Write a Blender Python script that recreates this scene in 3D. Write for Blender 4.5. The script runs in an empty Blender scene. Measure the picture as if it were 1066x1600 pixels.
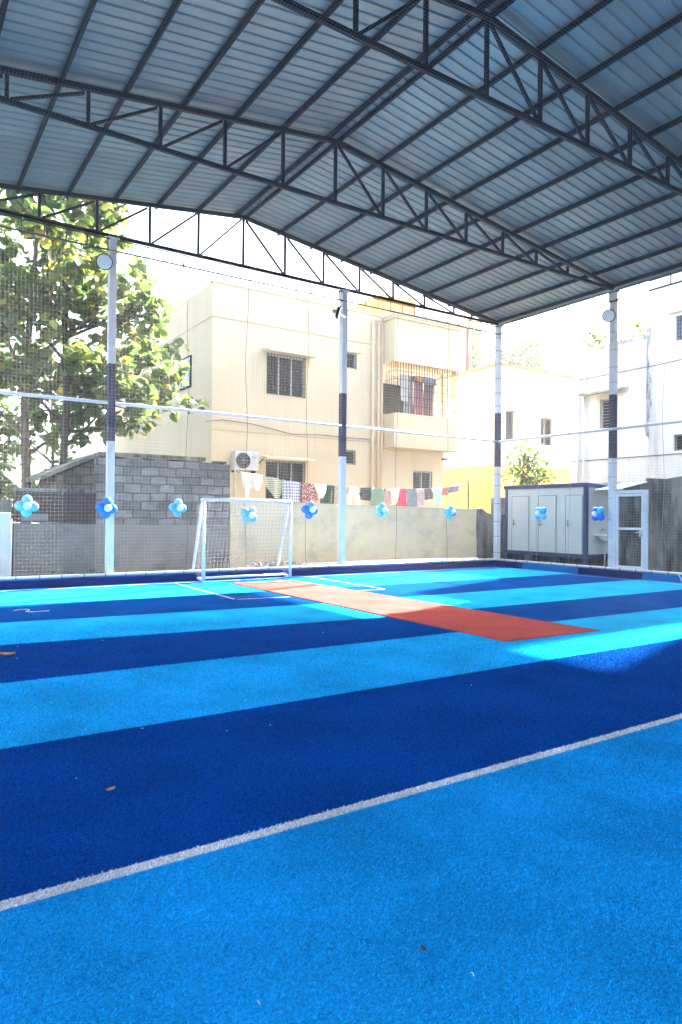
import bpy, math, random
import numpy as np
from mathutils import Vector, Matrix

C = bpy.context.scene.collection
R = math.radians

# ------------------------------------------------------------------ camera
EYE = Vector((0, 0, 1.5))
YAW, PITCH, ROLL, FPX = 0.586250520, 0.00506320682, 0.00883955321, 1069.13561
fw = Vector((math.sin(YAW) * math.cos(PITCH), math.cos(YAW) * math.cos(PITCH), math.sin(PITCH)))
rt = Vector((math.cos(YAW), -math.sin(YAW), 0))
up = rt.cross(fw)
rt2 = rt * math.cos(ROLL) + up * math.sin(ROLL)
up2 = up * math.cos(ROLL) - rt * math.sin(ROLL)
cam = bpy.data.objects.new('camera', bpy.data.cameras.new('camera'))
C.objects.link(cam)
M = Matrix((rt2, up2, -fw)).transposed().to_4x4()
M.translation = EYE
cam.matrix_world = M
cam.data.sensor_fit = 'VERTICAL'
cam.data.sensor_height = 36
cam.data.lens = 36 * FPX / 1600
cam.data.clip_start = 0.05
cam.data.clip_end = 3000
sc = bpy.context.scene
sc.camera = cam

# ------------------------------------------------------------------ sky and sun
SUN_AZ, SUN_EL = R(73.0), R(35.4)          # azimuth from +Y towards +X
w = bpy.data.worlds.new('World')
sc.world = w
w.use_nodes = True
nt = w.node_tree
sky = nt.nodes.new('ShaderNodeTexSky')
sky.sky_type = 'NISHITA'
sky.sun_disc = False
sky.sun_elevation = SUN_EL
sky.sun_rotation = SUN_AZ
sky.air_density = 1.0
sky.dust_density = 6.0
sky.ozone_density = 1.0
bg = nt.nodes['Background']
bg.inputs['Strength'].default_value = 0.125
nt.links.new(sky.outputs[0], bg.inputs[0])
sun = bpy.data.objects.new('sun', bpy.data.lights.new('sun', 'SUN'))
C.objects.link(sun)
sun.data.energy = 4.8
sun.data.angle = R(0.9)
sun.data.color = (1, 0.95, 0.87)
sd = Vector((math.sin(SUN_AZ) * math.cos(SUN_EL), math.cos(SUN_AZ) * math.cos(SUN_EL), math.sin(SUN_EL)))
sun.rotation_euler = sd.to_track_quat('Z', 'Y').to_euler()
sun.location = sd * 60

sc.view_settings.view_transform = 'Standard'
sc.view_settings.look = 'None'
sc.view_settings.gamma = 1
sc.view_settings.exposure = 3.5
sc.render.engine = 'CYCLES'
sc.cycles.max_bounces = 8
sc.cycles.diffuse_bounces = 5
sc.cycles.use_denoising = True
sc.cycles.sample_clamp_indirect = 8

# ------------------------------------------------------------------ helpers
def tag(o, label=None, cat=None, group=None, kind=None):
    if label: o['label'] = label
    if cat: o['category'] = cat
    if group: o['group'] = group
    if kind: o['kind'] = kind
    return o

def empty(name, loc, label, cat, group=None, rz=0.0):
    o = bpy.data.objects.new(name, None)
    C.objects.link(o)
    o.location = loc
    o.rotation_euler = (0, 0, rz)
    o.empty_display_size = 0.2
    return tag(o, label, cat, group)

def link_mesh(name, me, mats, parent=None, world=True):
    o = bpy.data.objects.new(name, me)
    C.objects.link(o)
    for m in (mats if isinstance(mats, (list, tuple)) else [mats]):
        me.materials.append(m)
    if parent is not None:
        o.parent = parent
        if world:                      # mesh was written in world coordinates
            off = Vector((0, 0, 0))
            p = parent
            while p is not None:
                off += Vector(p.location)
                p = p.parent
            me.transform(Matrix.Translation(-off))
    return o

def children(o):
    return list(o.children)

def copy_tree(o, parent=None):
    c = o.copy()
    C.objects.link(c)
    c.parent = parent
    for ch in children(o):
        copy_tree(ch, c)
    return c

class MB:
    def __init__(s):
        s.v = []; s.f = []; s.m = []
    def add(s, vs, fs, mi=0):
        n = len(s.v)
        s.v.extend([tuple(v) for v in vs])
        for f in fs:
            s.f.append([n + i for i in f]); s.m.append(mi)
    def box(s, a, b, mi=0, mat=None):
        x0, y0, z0 = [min(p, q) for p, q in zip(a, b)]
        x1, y1, z1 = [max(p, q) for p, q in zip(a, b)]
        vs = [Vector(p) for p in ((x0,y0,z0),(x1,y0,z0),(x1,y1,z0),(x0,y1,z0),(x0,y0,z1),(x1,y0,z1),(x1,y1,z1),(x0,y1,z1))]
        if mat is not None: vs = [mat @ v for v in vs]
        s.add(vs, [(3,2,1,0),(4,5,6,7),(0,1,5,4),(1,2,6,5),(2,3,7,6),(3,0,4,7)], mi)
        return s
    def bar(s, p, q, wd, ht, upv=(0, 0, 1), mi=0):
        p, q = Vector(p), Vector(q)
        d = (q - p); L = d.length; d.normalize()
        u = Vector(upv)
        if abs(u.dot(d)) > 0.98: u = Vector((0, 1, 0))
        sx = d.cross(u).normalized(); uz = sx.cross(d).normalized()
        vs = []
        for e in (p, q):
            for a, b in ((-1,-1),(1,-1),(1,1),(-1,1)):
                vs.append(e + sx * (a * wd / 2) + uz * (b * ht / 2))
        s.add(vs, [(0,1,2,3),(7,6,5,4),(0,4,5,1),(1,5,6,2),(2,6,7,3),(3,7,4,0)], mi)
        return s
    def tube(s, pts, r, n=8, mi=0, cap=True):
        pts = [Vector(p) for p in pts]
        rs = r if isinstance(r, (list, tuple)) else [r] * len(pts)
        t0 = (pts[1] - pts[0]).normalized()
        a = Vector((0, 0, 1)) if abs(t0.z) < 0.9 else Vector((1, 0, 0))
        nx = t0.cross(a).normalized()
        base = len(s.v)
        for i, p in enumerate(pts):
            t = (pts[min(i + 1, len(pts) - 1)] - pts[max(i - 1, 0)]).normalized()
            nx = (nx - t * nx.dot(t)).normalized()
            ny = t.cross(nx)
            for k in range(n):
                an = 2 * math.pi * k / n
                s.v.append(tuple(p + (nx * math.cos(an) + ny * math.sin(an)) * rs[i]))
        for i in range(len(pts) - 1):
            for k in range(n):
                k2 = (k + 1) % n
                s.f.append([base + i*n + k, base + i*n + k2, base + (i+1)*n + k2, base + (i+1)*n + k]); s.m.append(mi)
        if cap:
            s.f.append([base + k for k in range(n)][::-1]); s.m.append(mi)
            s.f.append([base + (len(pts)-1)*n + k for k in range(n)]); s.m.append(mi)
        return s
    def lathe(s, c, axis, prof, n=20, mi=0):
        # prof: (distance along axis, radius)
        c = Vector(c); ax = Vector(axis).normalized()
        a = Vector((0, 0, 1)) if abs(ax.z) < 0.9 else Vector((1, 0, 0))
        nx = ax.cross(a).normalized(); ny = ax.cross(nx)
        base = len(s.v)
        for d, r in prof:
            for k in range(n):
                an = 2 * math.pi * k / n
                s.v.append(tuple(c + ax * d + (nx * math.cos(an) + ny * math.sin(an)) * max(r, 1e-4)))
        for i in range(len(prof) - 1):
            for k in range(n):
                k2 = (k + 1) % n
                s.f.append([base + i*n + k, base + (i+1)*n + k, base + (i+1)*n + k2, base + i*n + k2]); s.m.append(mi)
        s.f.append([base + k for k in range(n)]); s.m.append(mi)
        s.f.append([base + (len(prof)-1)*n + k for k in range(n)][::-1]); s.m.append(mi)
        return s
    def prism(s, poly, d, mi=0):
        # poly: list of 3-D points, extruded by the vector d
        n = len(poly); d = Vector(d)
        vs = [Vector(p) for p in poly] + [Vector(p) + d for p in poly]
        fs = [tuple(range(n)), tuple(range(2*n - 1, n - 1, -1))]
        for i in range(n):
            j = (i + 1) % n
            fs.append((i, i + n, j + n, j))
        s.add(vs, fs, mi)
        return s
    def build(s, name, mats, parent=None, smooth=False, bevel=0.0, world=True):
        me = bpy.data.meshes.new(name)
        me.from_pydata(s.v, [], s.f)
        if isinstance(mats, (list, tuple)) and len(mats) > 1:
            me.polygons.foreach_set('material_index', s.m)
        if smooth:
            me.polygons.foreach_set('use_smooth', [True] * len(me.polygons))
        me.update()
        o = link_mesh(name, me, mats, parent, world)
        if bevel > 0:
            b = o.modifiers.new('bevel', 'BEVEL')
            b.width = bevel; b.segments = 2; b.limit_method = 'ANGLE'
        return o

# ------------------------------------------------------------------ materials
def new_mat(name):
    m = bpy.data.materials.new(name)
    m.use_nodes = True
    return m, m.node_tree, m.node_tree.nodes['Principled BSDF']

def mat(name, col, rough=0.7, var=0.15, scale=3.0, metal=0.0, bump=0.0, bscale=60.0, dirt=None, dscale=(1, 1, 1), damt=0.5, dmin=.5, spec=0.5, streak=None, per_object=0.0):
    m, t, b = new_mat(name)
    N, L = t.nodes, t.links
    tc = N.new('ShaderNodeTexCoord')
    no = N.new('ShaderNodeTexNoise'); no.inputs['Scale'].default_value = scale
    no.inputs['Detail'].default_value = 6
    L.new(tc.outputs['Object'], no.inputs['Vector'])
    mr = N.new('ShaderNodeMapRange')
    mr.inputs['From Min'].default_value = 0.25; mr.inputs['From Max'].default_value = 0.75
    mr.inputs['To Min'].default_value = 1 - var; mr.inputs['To Max'].default_value = 1 + var
    L.new(no.outputs['Fac'], mr.inputs['Value'])
    mx = N.new('ShaderNodeMix'); mx.data_type = 'RGBA'; mx.blend_type = 'MULTIPLY'
    mx.inputs['Factor'].default_value = 1
    mx.inputs['A'].default_value = (*col, 1)
    L.new(mr.outputs[0], mx.inputs['B'])
    out = mx.outputs['Result']
    if per_object:
        oi = N.new('ShaderNodeObjectInfo')
        m2 = N.new('ShaderNodeMapRange')
        m2.inputs['To Min'].default_value = 1 - per_object; m2.inputs['To Max'].default_value = 1 + per_object
        L.new(oi.outputs['Random'], m2.inputs['Value'])
        mm = N.new('ShaderNodeMix'); mm.data_type = 'RGBA'; mm.blend_type = 'MULTIPLY'; mm.inputs['Factor'].default_value = 1
        L.new(out, mm.inputs['A']); L.new(m2.outputs[0], mm.inputs['B']); out = mm.outputs['Result']
    if dirt is not None:
        mp = N.new('ShaderNodeMapping'); mp.inputs['Scale'].default_value = dscale
        L.new(tc.outputs['Object'], mp.inputs['Vector'])
        n2 = N.new('ShaderNodeTexNoise'); n2.inputs['Scale'].default_value = 1.0; n2.inputs['Detail'].default_value = 8
        n2.inputs['Roughness'].default_value = 0.65
        L.new(mp.outputs[0], n2.inputs['Vector'])
        r2 = N.new('ShaderNodeMapRange')
        r2.inputs['From Min'].default_value = dmin; r2.inputs['From Max'].default_value = dmin + .22
        r2.inputs['To Min'].default_value = 0; r2.inputs['To Max'].default_value = damt
        L.new(n2.outputs['Fac'], r2.inputs['Value'])
        m3 = N.new('ShaderNodeMix'); m3.data_type = 'RGBA'
        L.new(r2.outputs[0], m3.inputs['Factor']); L.new(out, m3.inputs['A']); m3.inputs['B'].default_value = (*dirt, 1)
        out = m3.outputs['Result']
    L.new(out, b.inputs['Base Color'])
    b.inputs['Roughness'].default_value = rough
    b.inputs['Metallic'].default_value = metal
    b.inputs['Specular IOR Level'].default_value = spec
    if bump:
        n3 = N.new('ShaderNodeTexNoise'); n3.inputs['Scale'].default_value = bscale; n3.inputs['Detail'].default_value = 5
        L.new(tc.outputs['Object'], n3.inputs['Vector'])
        bp = N.new('ShaderNodeBump'); bp.inputs['Strength'].default_value = bump; bp.inputs['Distance'].default_value = 0.02
        L.new(n3.outputs['Fac'], bp.inputs['Height']); L.new(bp.outputs[0], b.inputs['Normal'])
    return m

def turf_mat(name, col, fibre=False):
    m, t, b = new_mat(name)
    N, L = t.nodes, t.links
    tc = N.new('ShaderNodeTexCoord')
    a = N.new('ShaderNodeTexNoise'); a.inputs['Scale'].default_value = 1.3; a.inputs['Detail'].default_value = 5
    c = N.new('ShaderNodeTexNoise'); c.inputs['Scale'].default_value = 70; c.inputs['Detail'].default_value = 4; c.inputs['Roughness'].default_value = 0.7
    L.new(tc.outputs['Object'], a.inputs['Vector']); L.new(tc.outputs['Object'], c.inputs['Vector'])
    r1 = N.new('ShaderNodeMapRange'); r1.inputs['From Min'].default_value = .3; r1.inputs['From Max'].default_value = .7
    r1.inputs['To Min'].default_value = .82; r1.inputs['To Max'].default_value = 1.16
    L.new(a.outputs['Fac'], r1.inputs['Value'])
    r2 = N.new('ShaderNodeMapRange'); r2.inputs['From Min'].default_value = .3; r2.inputs['From Max'].default_value = .7
    r2.inputs['To Min'].default_value = .6; r2.inputs['To Max'].default_value = 1.4
    L.new(c.outputs['Fac'], r2.inputs['Value'])
    mu = N.new('ShaderNodeMath'); mu.operation = 'MULTIPLY'
    L.new(r1.outputs[0], mu.inputs[0]); L.new(r2.outputs[0], mu.inputs[1])
    val = mu.outputs[0]
    if fibre:
        g = N.new('ShaderNodeNewGeometry')
        r3 = N.new('ShaderNodeMapRange'); r3.inputs['To Min'].default_value = .40; r3.inputs['To Max'].default_value = 1.75
        L.new(g.outputs['Random Per Island'], r3.inputs['Value'])
        m2 = N.new('ShaderNodeMath'); m2.operation = 'MULTIPLY'
        L.new(r1.outputs[0], m2.inputs[0]); L.new(r3.outputs[0], m2.inputs[1]); val = m2.outputs[0]
    mx = N.new('ShaderNodeMix'); mx.data_type = 'RGBA'; mx.blend_type = 'MULTIPLY'; mx.inputs['Factor'].default_value = 1
    mx.inputs['A'].default_value = (*col, 1); L.new(val, mx.inputs['B'])
    L.new(mx.outputs['Result'], b.inputs['Base Color'])
    b.inputs['Roughness'].default_value = .75 if fibre else 1.0
    b.inputs['Specular IOR Level'].default_value = .0 if fibre else .0
    if not fibre:
        bp = N.new('ShaderNodeBump'); bp.inputs['Strength'].default_value = .9; bp.inputs['Distance'].default_value = .012
        L.new(c.outputs['Fac'], bp.inputs['Height']); L.new(bp.outputs[0], b.inputs['Normal'])
    return m

def block_mat(name, c1, c2, mortar, sc_, bw, rh, msize, dirt=(.06, .055, .05), damt=.6):
    m, t, b = new_mat(name)
    N, L = t.nodes, t.links
    tc = N.new('ShaderNodeTexCoord')
    sp = N.new('ShaderNodeSeparateXYZ'); cb = N.new('ShaderNodeCombineXYZ')
    L.new(tc.outputs['Object'], sp.inputs[0])
    ad = N.new('ShaderNodeMath'); ad.operation = 'ADD'
    L.new(sp.outputs['X'], ad.inputs[0]); L.new(sp.outputs['Y'], ad.inputs[1])
    L.new(ad.outputs[0], cb.inputs['X']); L.new(sp.outputs['Z'], cb.inputs['Y'])
    nz = N.new('ShaderNodeTexNoise'); nz.inputs['Scale'].default_value = 2.5
    L.new(tc.outputs['Object'], nz.inputs['Vector'])
    va = N.new('ShaderNodeVectorMath'); va.operation = 'MULTIPLY_ADD'
    va.inputs[1].default_value = (.10, .10, .10)
    L.new(nz.outputs['Color'], va.inputs[0]); L.new(cb.outputs[0], va.inputs[2])
    br = N.new('ShaderNodeTexBrick')
    br.inputs['Scale'].default_value = sc_
    br.inputs['Brick Width'].default_value = bw; br.inputs['Row Height'].default_value = rh
    br.inputs['Mortar Size'].default_value = msize; br.inputs['Mortar Smooth'].default_value = .4
    br.inputs['Color1'].default_value = (*c1, 1); br.inputs['Color2'].default_value = (*c2, 1); br.inputs['Mortar'].default_value = (*mortar, 1)
    L.new(va.outputs[0], br.inputs['Vector'])
    n2 = N.new('ShaderNodeTexNoise'); n2.inputs['Scale'].default_value = 1.6; n2.inputs['Detail'].default_value = 9; n2.inputs['Roughness'].default_value = .7
    L.new(tc.outputs['Object'], n2.inputs['Vector'])
    r2 = N.new('ShaderNodeMapRange'); r2.inputs['From Min'].default_value = .42; r2.inputs['From Max'].default_value = .7; r2.inputs['To Max'].default_value = damt
    L.new(n2.outputs['Fac'], r2.inputs['Value'])
    mx = N.new('ShaderNodeMix'); mx.data_type = 'RGBA'
    L.new(r2.outputs[0], mx.inputs['Factor']); L.new(br.outputs['Color'], mx.inputs['A']); mx.inputs['B'].default_value = (*dirt, 1)
    L.new(mx.outputs['Result'], b.inputs['Base Color'])
    b.inputs['Roughness'].default_value = .9
    bp = N.new('ShaderNodeBump'); bp.inputs['Strength'].default_value = .8; bp.inputs['Distance'].default_value = .015
    mu = N.new('ShaderNodeMath'); mu.operation = 'MULTIPLY_ADD'; mu.inputs[1].default_value = -1; 
    L.new(br.outputs['Fac'], mu.inputs[0]); L.new(n2.outputs['Fac'], mu.inputs[2])
    L.new(mu.outputs[0], bp.inputs['Height']); L.new(bp.outputs[0], b.inputs['Normal'])
    return m

def leaf_mat(name, cols, trans=.45):
    m, t, b = new_mat(name)
    N, L = t.nodes, t.links
    g = N.new('ShaderNodeNewGeometry')
    cr = N.new('ShaderNodeValToRGB')
    els = cr.color_ramp.elements
    while len(els) < len(cols): els.new(0.5)
    for e, (p, c) in zip(els, cols):
        e.position = p; e.color = (*c, 1)
    L.new(g.outputs['Random Per Island'], cr.inputs[0])
    L.new(cr.outputs[0], b.inputs['Base Color'])
    b.inputs['Roughness'].default_value = .5
    tr = N.new('ShaderNodeBsdfTranslucent')
    hs = N.new('ShaderNodeMix'); hs.data_type = 'RGBA'; hs.blend_type = 'MULTIPLY'; hs.inputs['Factor'].default_value = 1
    hs.inputs['B'].default_value = (1.5, 1.5, .75, 1)
    L.new(cr.outputs[0], hs.inputs['A']); L.new(hs.outputs['Result'], tr.inputs['Color'])
    ms = N.new('ShaderNodeMixShader'); ms.inputs[0].default_value = trans
    L.new(b.outputs[0], ms.inputs[1]); L.new(tr.outputs[0], ms.inputs[2])
    L.new(ms.outputs[0], N['Material Output'].inputs['Surface'])
    return m

def check_mat(name, c1, c2, sx, sz, rough=.9):
    m, t, b = new_mat(name)
    N, L = t.nodes, t.links
    tc = N.new('ShaderNodeTexCoord'); sp = N.new('ShaderNodeSeparateXYZ')
    L.new(tc.outputs['Object'], sp.inputs[0])
    def wave(o, s):
        if s == 0: return None
        a = N.new('ShaderNodeMath'); a.operation = 'MULTIPLY'; a.inputs[1].default_value = s
        L.new(sp.outputs[o], a.inputs[0])
        f = N.new('ShaderNodeMath'); f.operation = 'FRACT'; L.new(a.outputs[0], f.inputs[0])
        g = N.new('ShaderNodeMath'); g.operation = 'GREATER_THAN'; g.inputs[1].default_value = .5; L.new(f.outputs[0], g.inputs[0])
        return g
    a, c = wave('X', sx), wave('Z', sz)
    if a and c:
        s = N.new('ShaderNodeMath'); s.operation = 'ADD'; L.new(a.outputs[0], s.inputs[0]); L.new(c.outputs[0], s.inputs[1])
        h = N.new('ShaderNodeMath'); h.operation = 'MULTIPLY'; h.inputs[1].default_value = .5; L.new(s.outputs[0], h.inputs[0]); fac = h.outputs[0]
    else:
        fac = (a or c).outputs[0]
    mx = N.new('ShaderNodeMix'); mx.data_type = 'RGBA'
    L.new(fac, mx.inputs['Factor']); mx.inputs['A'].default_value = (*c1, 1); mx.inputs['B'].default_value = (*c2, 1)
    L.new(mx.outputs['Result'], b.inputs['Base Color']); b.inputs['Roughness'].default_value = rough
    return m

def spot_mat(name, c1, c2, scale):
    m, t, b = new_mat(name)
    N, L = t.nodes, t.links
    tc = N.new('ShaderNodeTexCoord')
    vo = N.new('ShaderNodeTexVoronoi'); vo.inputs['Scale'].default_value = scale
    L.new(tc.outputs['Object'], vo.inputs['Vector'])
    g = N.new('ShaderNodeMath'); g.operation = 'LESS_THAN'; g.inputs[1].default_value = .42; L.new(vo.outputs['Distance'], g.inputs[0])
    mx = N.new('ShaderNodeMix'); mx.data_type = 'RGBA'
    L.new(g.outputs[0], mx.inputs['Factor']); mx.inputs['A'].default_value = (*c1, 1); mx.inputs['B'].default_value = (*c2, 1)
    L.new(mx.outputs['Result'], b.inputs['Base Color']); b.inputs['Roughness'].default_value = .9
    return m

LIGHT_BLUE = (.008, .27, .57)
CYAN = (.012, .355, .66)
NAVY = (.003, .056, .25)
ROYAL = (.004, .085, .40)
T_LB = turf_mat('turf_light_blue', LIGHT_BLUE)
T_CY = turf_mat('turf_cyan', CYAN)
T_NV = turf_mat('turf_navy', NAVY)
T_RY = turf_mat('turf_royal', ROYAL)
T_KN = turf_mat('turf_kerb_navy_shaded', (.0025, .022, .10))  # navy darkened to paint in the shade on the kerb faces
T_KB = turf_mat('turf_kerb_blue', (.005, .14, .38))
T_WH = turf_mat('turf_white', (.50, .50, .50))
T_OR = turf_mat('turf_terracotta', (.40, .085, .075))
F_LB = turf_mat('fibre_light_blue', LIGHT_BLUE, True)
F_CY = turf_mat('fibre_cyan', CYAN, True)
F_NV = turf_mat('fibre_navy', NAVY, True)
F_WH = turf_mat('fibre_white', (.60, .60, .59), True)
STEEL = mat('dark_navy_steel_paint', (.006, .008, .015), .5, .3, 4, dirt=(.022, .020, .019), dscale=(1.5, 1.5, 1.5), damt=.5, spec=.25)
SHEET = mat('galvanised_roof_sheet', (.31, .365, .36), .42, .10, 1.2, metal=.45, per_object=.12, dirt=(.22, .27, .26), dscale=(.35, 3, 1), damt=.5)
WHITE = mat('white_gloss_paint', (.60, .62, .66), .45, .06, 5, dirt=(.38, .38, .38), dscale=(3, 3, 1.2), damt=.4)
LADDER = mat('dull_grey_pipe', (.028, .029, .03), .6, .15, 5)
NAVYP = mat('navy_paint', (.022, .028, .075), .45, .2, 5)
GALV = mat('galvanised_pipe', (.42, .44, .46), .4, .15, 5, metal=.5)
NETW = mat('net_white_cord', (.33, .335, .335), .8, .05, 1)
NETC = mat('net_blue_grey_cord', (.30, .34, .40), .8, .05, 1)
CREAM = mat('cream_plaster', (.66, .55, .365), .85, .05, .7, bump=.08, bscale=25, dirt=(.58, .46, .31), dscale=(2.4, 2.4, .28), damt=.5)
CREAM_LT = mat('pale_cream_trim', (.72, .60, .43), .85, .05, 1)
LOWWALL = mat('stained_cream_wall', (.70, .58, .375), .9, .10, 1.2, bump=.15, bscale=20, dirt=(.33, .30, .24), dscale=(1.4, 1, 1.8), damt=.55)
YELLOW = mat('yellow_paint', (.80, .46, .12), .85, .05, .8, dirt=(.66, .42, .12), dscale=(.8, .8, .3), damt=.4)
PALEYEL = mat('pale_yellow_paint', (.78, .66, .28), .85, .05, .8)
ORANGE = mat('orange_trim_paint', (.36, .13, .075), .8, .08, 2)
WALLW = mat('white_limewash', (.74, .74, .72), .9, .05, 1, bump=.1, bscale=20, dirt=(.34, .34, .33), dscale=(1.8, 1.8, .28), damt=.6, dmin=.52)
GRIME = mat('mould_blackened_concrete', (.42, .42, .41), .95, .4, 3, dirt=(.06, .06, .06), dscale=(2, 2, 1.2), damt=.9)
BLOCK = block_mat('concrete_blocks', (.11, .11, .106), (.27, .265, .255), (.085, .082, .076), 1.0, .42, .205, .020, dirt=(.035, .033, .03), damt=.75)
BRICK = block_mat('old_red_brick', (.12, .05, .036), (.07, .038, .03), (.05, .043, .04), 1.0, .24, .085, .010, damt=.8)
RENDER = mat('grey_cement_render', (.20, .195, .175), .95, .12, 1.5, bump=.2, bscale=18, dirt=(.10, .092, .075), dscale=(1, 1, 1.5), damt=.8)
OLDWALL = mat('weathered_dark_wall', (.21, .205, .19), .95, .35, 2.5, bump=.5, bscale=14, dirt=(.025, .025, .024), dscale=(2.6, 2.6, .55), damt=.95, dmin=.42)
PILLAR = mat('bluish_white_wall', (.60, .66, .70), .9, .06, 1.5, dirt=(.45, .48, .48), dscale=(2, 2, .6), damt=.5)
GLASS = mat('dark_window_glass', (.02, .022, .026), .12, .3, 1)
GLASSB = mat('painted_sky_glass', (.25, .33, .45), .08, .1, 1)  # reflected blue sky is put into the base colour
ALU = mat('window_frame_grey', (.45, .43, .40), .5, .08, 3)
BARS = mat('black_iron_bars', (.014, .014, .016), .9, .1, 3, spec=.05)
DARKROOM = mat('painted_dark_interior', (.020, .019, .020), .9, .2, 2)  # near-black stands in for the shade inside openings
CABW = mat('cabin_white_panel', (.60, .63, .60), .5, .03, 1, dirt=(.52, .55, .52), dscale=(1.5, 1.5, .6), damt=.3)
CABN = mat('cabin_navy_frame', (.030, .040, .13), .5, .1, 3)
CERAMIC = mat('white_ceramic', (.80, .82, .82), .2, .02, 1)
CHROME = mat('chrome', (.6, .6, .62), .25, .05, 1, metal=.9)
BARK = mat('brown_bark', (.17, .13, .10), .95, .35, 9, bump=.6, bscale=22)
BARKD = mat('dark_bark', (.065, .052, .042), .95, .35, 9, bump=.6, bscale=22)
EARTH = mat('dusty_earth', (.12, .10, .075), .95, .25, .8, bump=.3, bscale=8, dirt=(.05, .05, .035), dscale=(.6, .6, .6), damt=.8)
CABLE = mat('grey_cable', (.07, .064, .058), .6, .1, 4)
PIPEC = mat('cream_drain_pipe', (.66, .50, .32), .5, .05, 2)
LEAF = leaf_mat('teak_leaf', [(0, (.050, .085, .050)), (.5, (.085, .135, .065)), (.8, (.13, .19, .07)), (.95, (.21, .21, .06)), (1, (.28, .17, .07))], .55)
LEAFF = leaf_mat('distant_leaf', [(0, (.06, .11, .05)), (.6, (.10, .17, .06)), (1, (.17, .22, .08))])

# ------------------------------------------------------------------ ground
random.seed(7)
g = MB(); g.add([(-60, -60, -.03), (110, -60, -.03), (110, 110, -.03), (-60, 110, -.03)], [(0, 1, 2, 3)])
tag(g.build('ground', EARTH), 'dusty brown earth around the sports court', kind='structure')

FX0, FX1, FY0, FY1 = -1.55, 15.38, -7.0, 14.66
XS = [FX0, 1.0, 3.5, 6.1, 10.0, 14.0, FX1]
def bl(yl, ym, yr):
    return [yl + (yl - ym) * .2, yl, yl + (ym - yl) * .55, ym, ym + (yr - ym) * .55, yr, yr]
bounds = [[FY0]*7, bl(-3.0, -3.0, -3.0), bl(-1.0, -1.0, -1.0), bl(2.853, 2.858, 2.878), bl(2.924, 2.929, 2.949), bl(4.80, 4.78, 4.70), bl(6.64, 6.56, 6.40), bl(8.58, 8.10, 8.05), bl(10.34, 9.88, 9.90), bl(12.22, 11.95, 11.80), bl(14.2, 14.05, 14.0), [FY1]*7]
bm_ = [T_LB, T_NV, T_LB, T_WH, T_NV, T_CY, T_NV, T_CY, T_NV, T_CY, T_RY]
mats_t = [T_LB, T_NV, T_CY, T_WH, T_RY]
mi_ = {T_LB: 0, T_NV: 1, T_CY: 2, T_WH: 3, T_RY: 4}
tf = MB()
rngw = random.Random(2)
for i in range(len(bounds) - 1):
    for k in range(6):
        tf.add([(XS[k], bounds[i][k], 0), (XS[k+1], bounds[i][k+1], 0), (XS[k+1], bounds[i+1][k+1], 0), (XS[k], bounds[i+1][k], 0)], [(0, 1, 2, 3)], mi_[bm_[i]])
tag(tf.build('turf', mats_t), 'striped navy and cyan artificial turf of the covered court', kind='structure')

# painted lines of white turf
ln = MB()
def floor_line(pts, wd, z=.004):
    for (x0, y0), (x1, y1) in zip(pts[:-1], pts[1:]):
        d = Vector((x1 - x0, y1 - y0, 0)).normalized(); n = Vector((-d.y, d.x, 0)) * wd / 2
        a, b = Vector((x0, y0, z)), Vector((x1, y1, z))
        ln.add([a - n, b - n, b + n, a + n], [(0, 1, 2, 3)])
floor_line([(FX0, 14.42), (6.0, 14.36), (14.9, 14.30)], .035)
floor_line([(14.95, 14.33), (15.0, 9), (15.0, -6)], .035, .005)
floor_line([(5.22, 14.30), (5.14, 11.12)], .045, .005)
floor_line([(5.17, 11.06), (6.18, 10.96)], .045, .004)
floor_line([(8.60, 14.28), (8.50, 11.15)], .045, .005)
floor_line([(8.47, 11.12), (7.80, 11.2)], .045, .004)
tag(ln.build('court_markings', T_WH), 'thin white lines marking the court edge and goal box', kind='structure')

pm = MB()
pc = [(6.20, 5.74), (7.86, 5.66), (7.74, 13.55), (6.24, 13.66)]
pm.prism([(x, y, .001) for x, y in pc], (0, 0, .017))
tag(pm.build('pitch_strip', T_OR, bevel=.006), 'terracotta strip of turf laid as a cricket pitch', kind='structure')
pe = MB()  # dark strip standing in for the shaded side of the mat
pe.prism([(7.865, 5.66, .002), (7.90, 5.66, .002), (7.78, 13.6, .002), (7.745, 13.6, .002)], (0, 0, .006))
tag(pe.build('pitch_edge_shade', mat('painted_edge_shade', (.02, .025, .05), .8, .1, 4)), 'dark strip painted as shade along the right edge of the pitch strip', kind='structure')

# kerb wrapped in turf
kb = MB()
kb.box((FX0 - .3, 14.67, -.02), (15.70, 14.98, .17), 0)
ys = [(14.66, 13.66, 0), (13.66, 11.72, 1), (11.72, 9.86, 0), (9.86, 8.0, 1), (8.0, 6.1, 0), (6.1, 4.2, 1), (4.2, 2.3, 0), (2.3, -7, 1)]
for a, b, m_ in ys:
    kb.box((15.39, b, -.02), (15.70, a, .165), m_)
tag(kb.build('kerb', [T_KN, T_KB], bevel=.02), 'low kerb around the court wrapped in navy and blue turf', kind='structure')

# near turf fibres : real blades where they can be told apart
rng = np.random.default_rng(11)
def bound_at(i, x):
    return np.interp(x, XS, bounds[i])
NB = 1700000
u = rng.random(NB)
rad = 1.75 + (u ** .70) * 8.6
dev = rng.random(NB) * .95
ang = YAW + dev * np.where(rng.random(NB) < .5, -1, 1)
keep = rng.random(NB) < np.clip((.98 - dev) / .38, 0, 1)
bx, by = rad * np.sin(ang), rad * np.cos(ang)
ok = keep & (bx > FX0) & (bx < FX1) & (by < 9.8) & (rng.random(NB) < np.clip((10.2 - rad) / 5.5, 0, 1)) & ~((bx > 6.15) & (bx < 7.95) & (by > 5.6))
bx, by = bx[ok], by[ok]; n = len(bx)
dist = np.hypot(bx, by)
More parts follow.
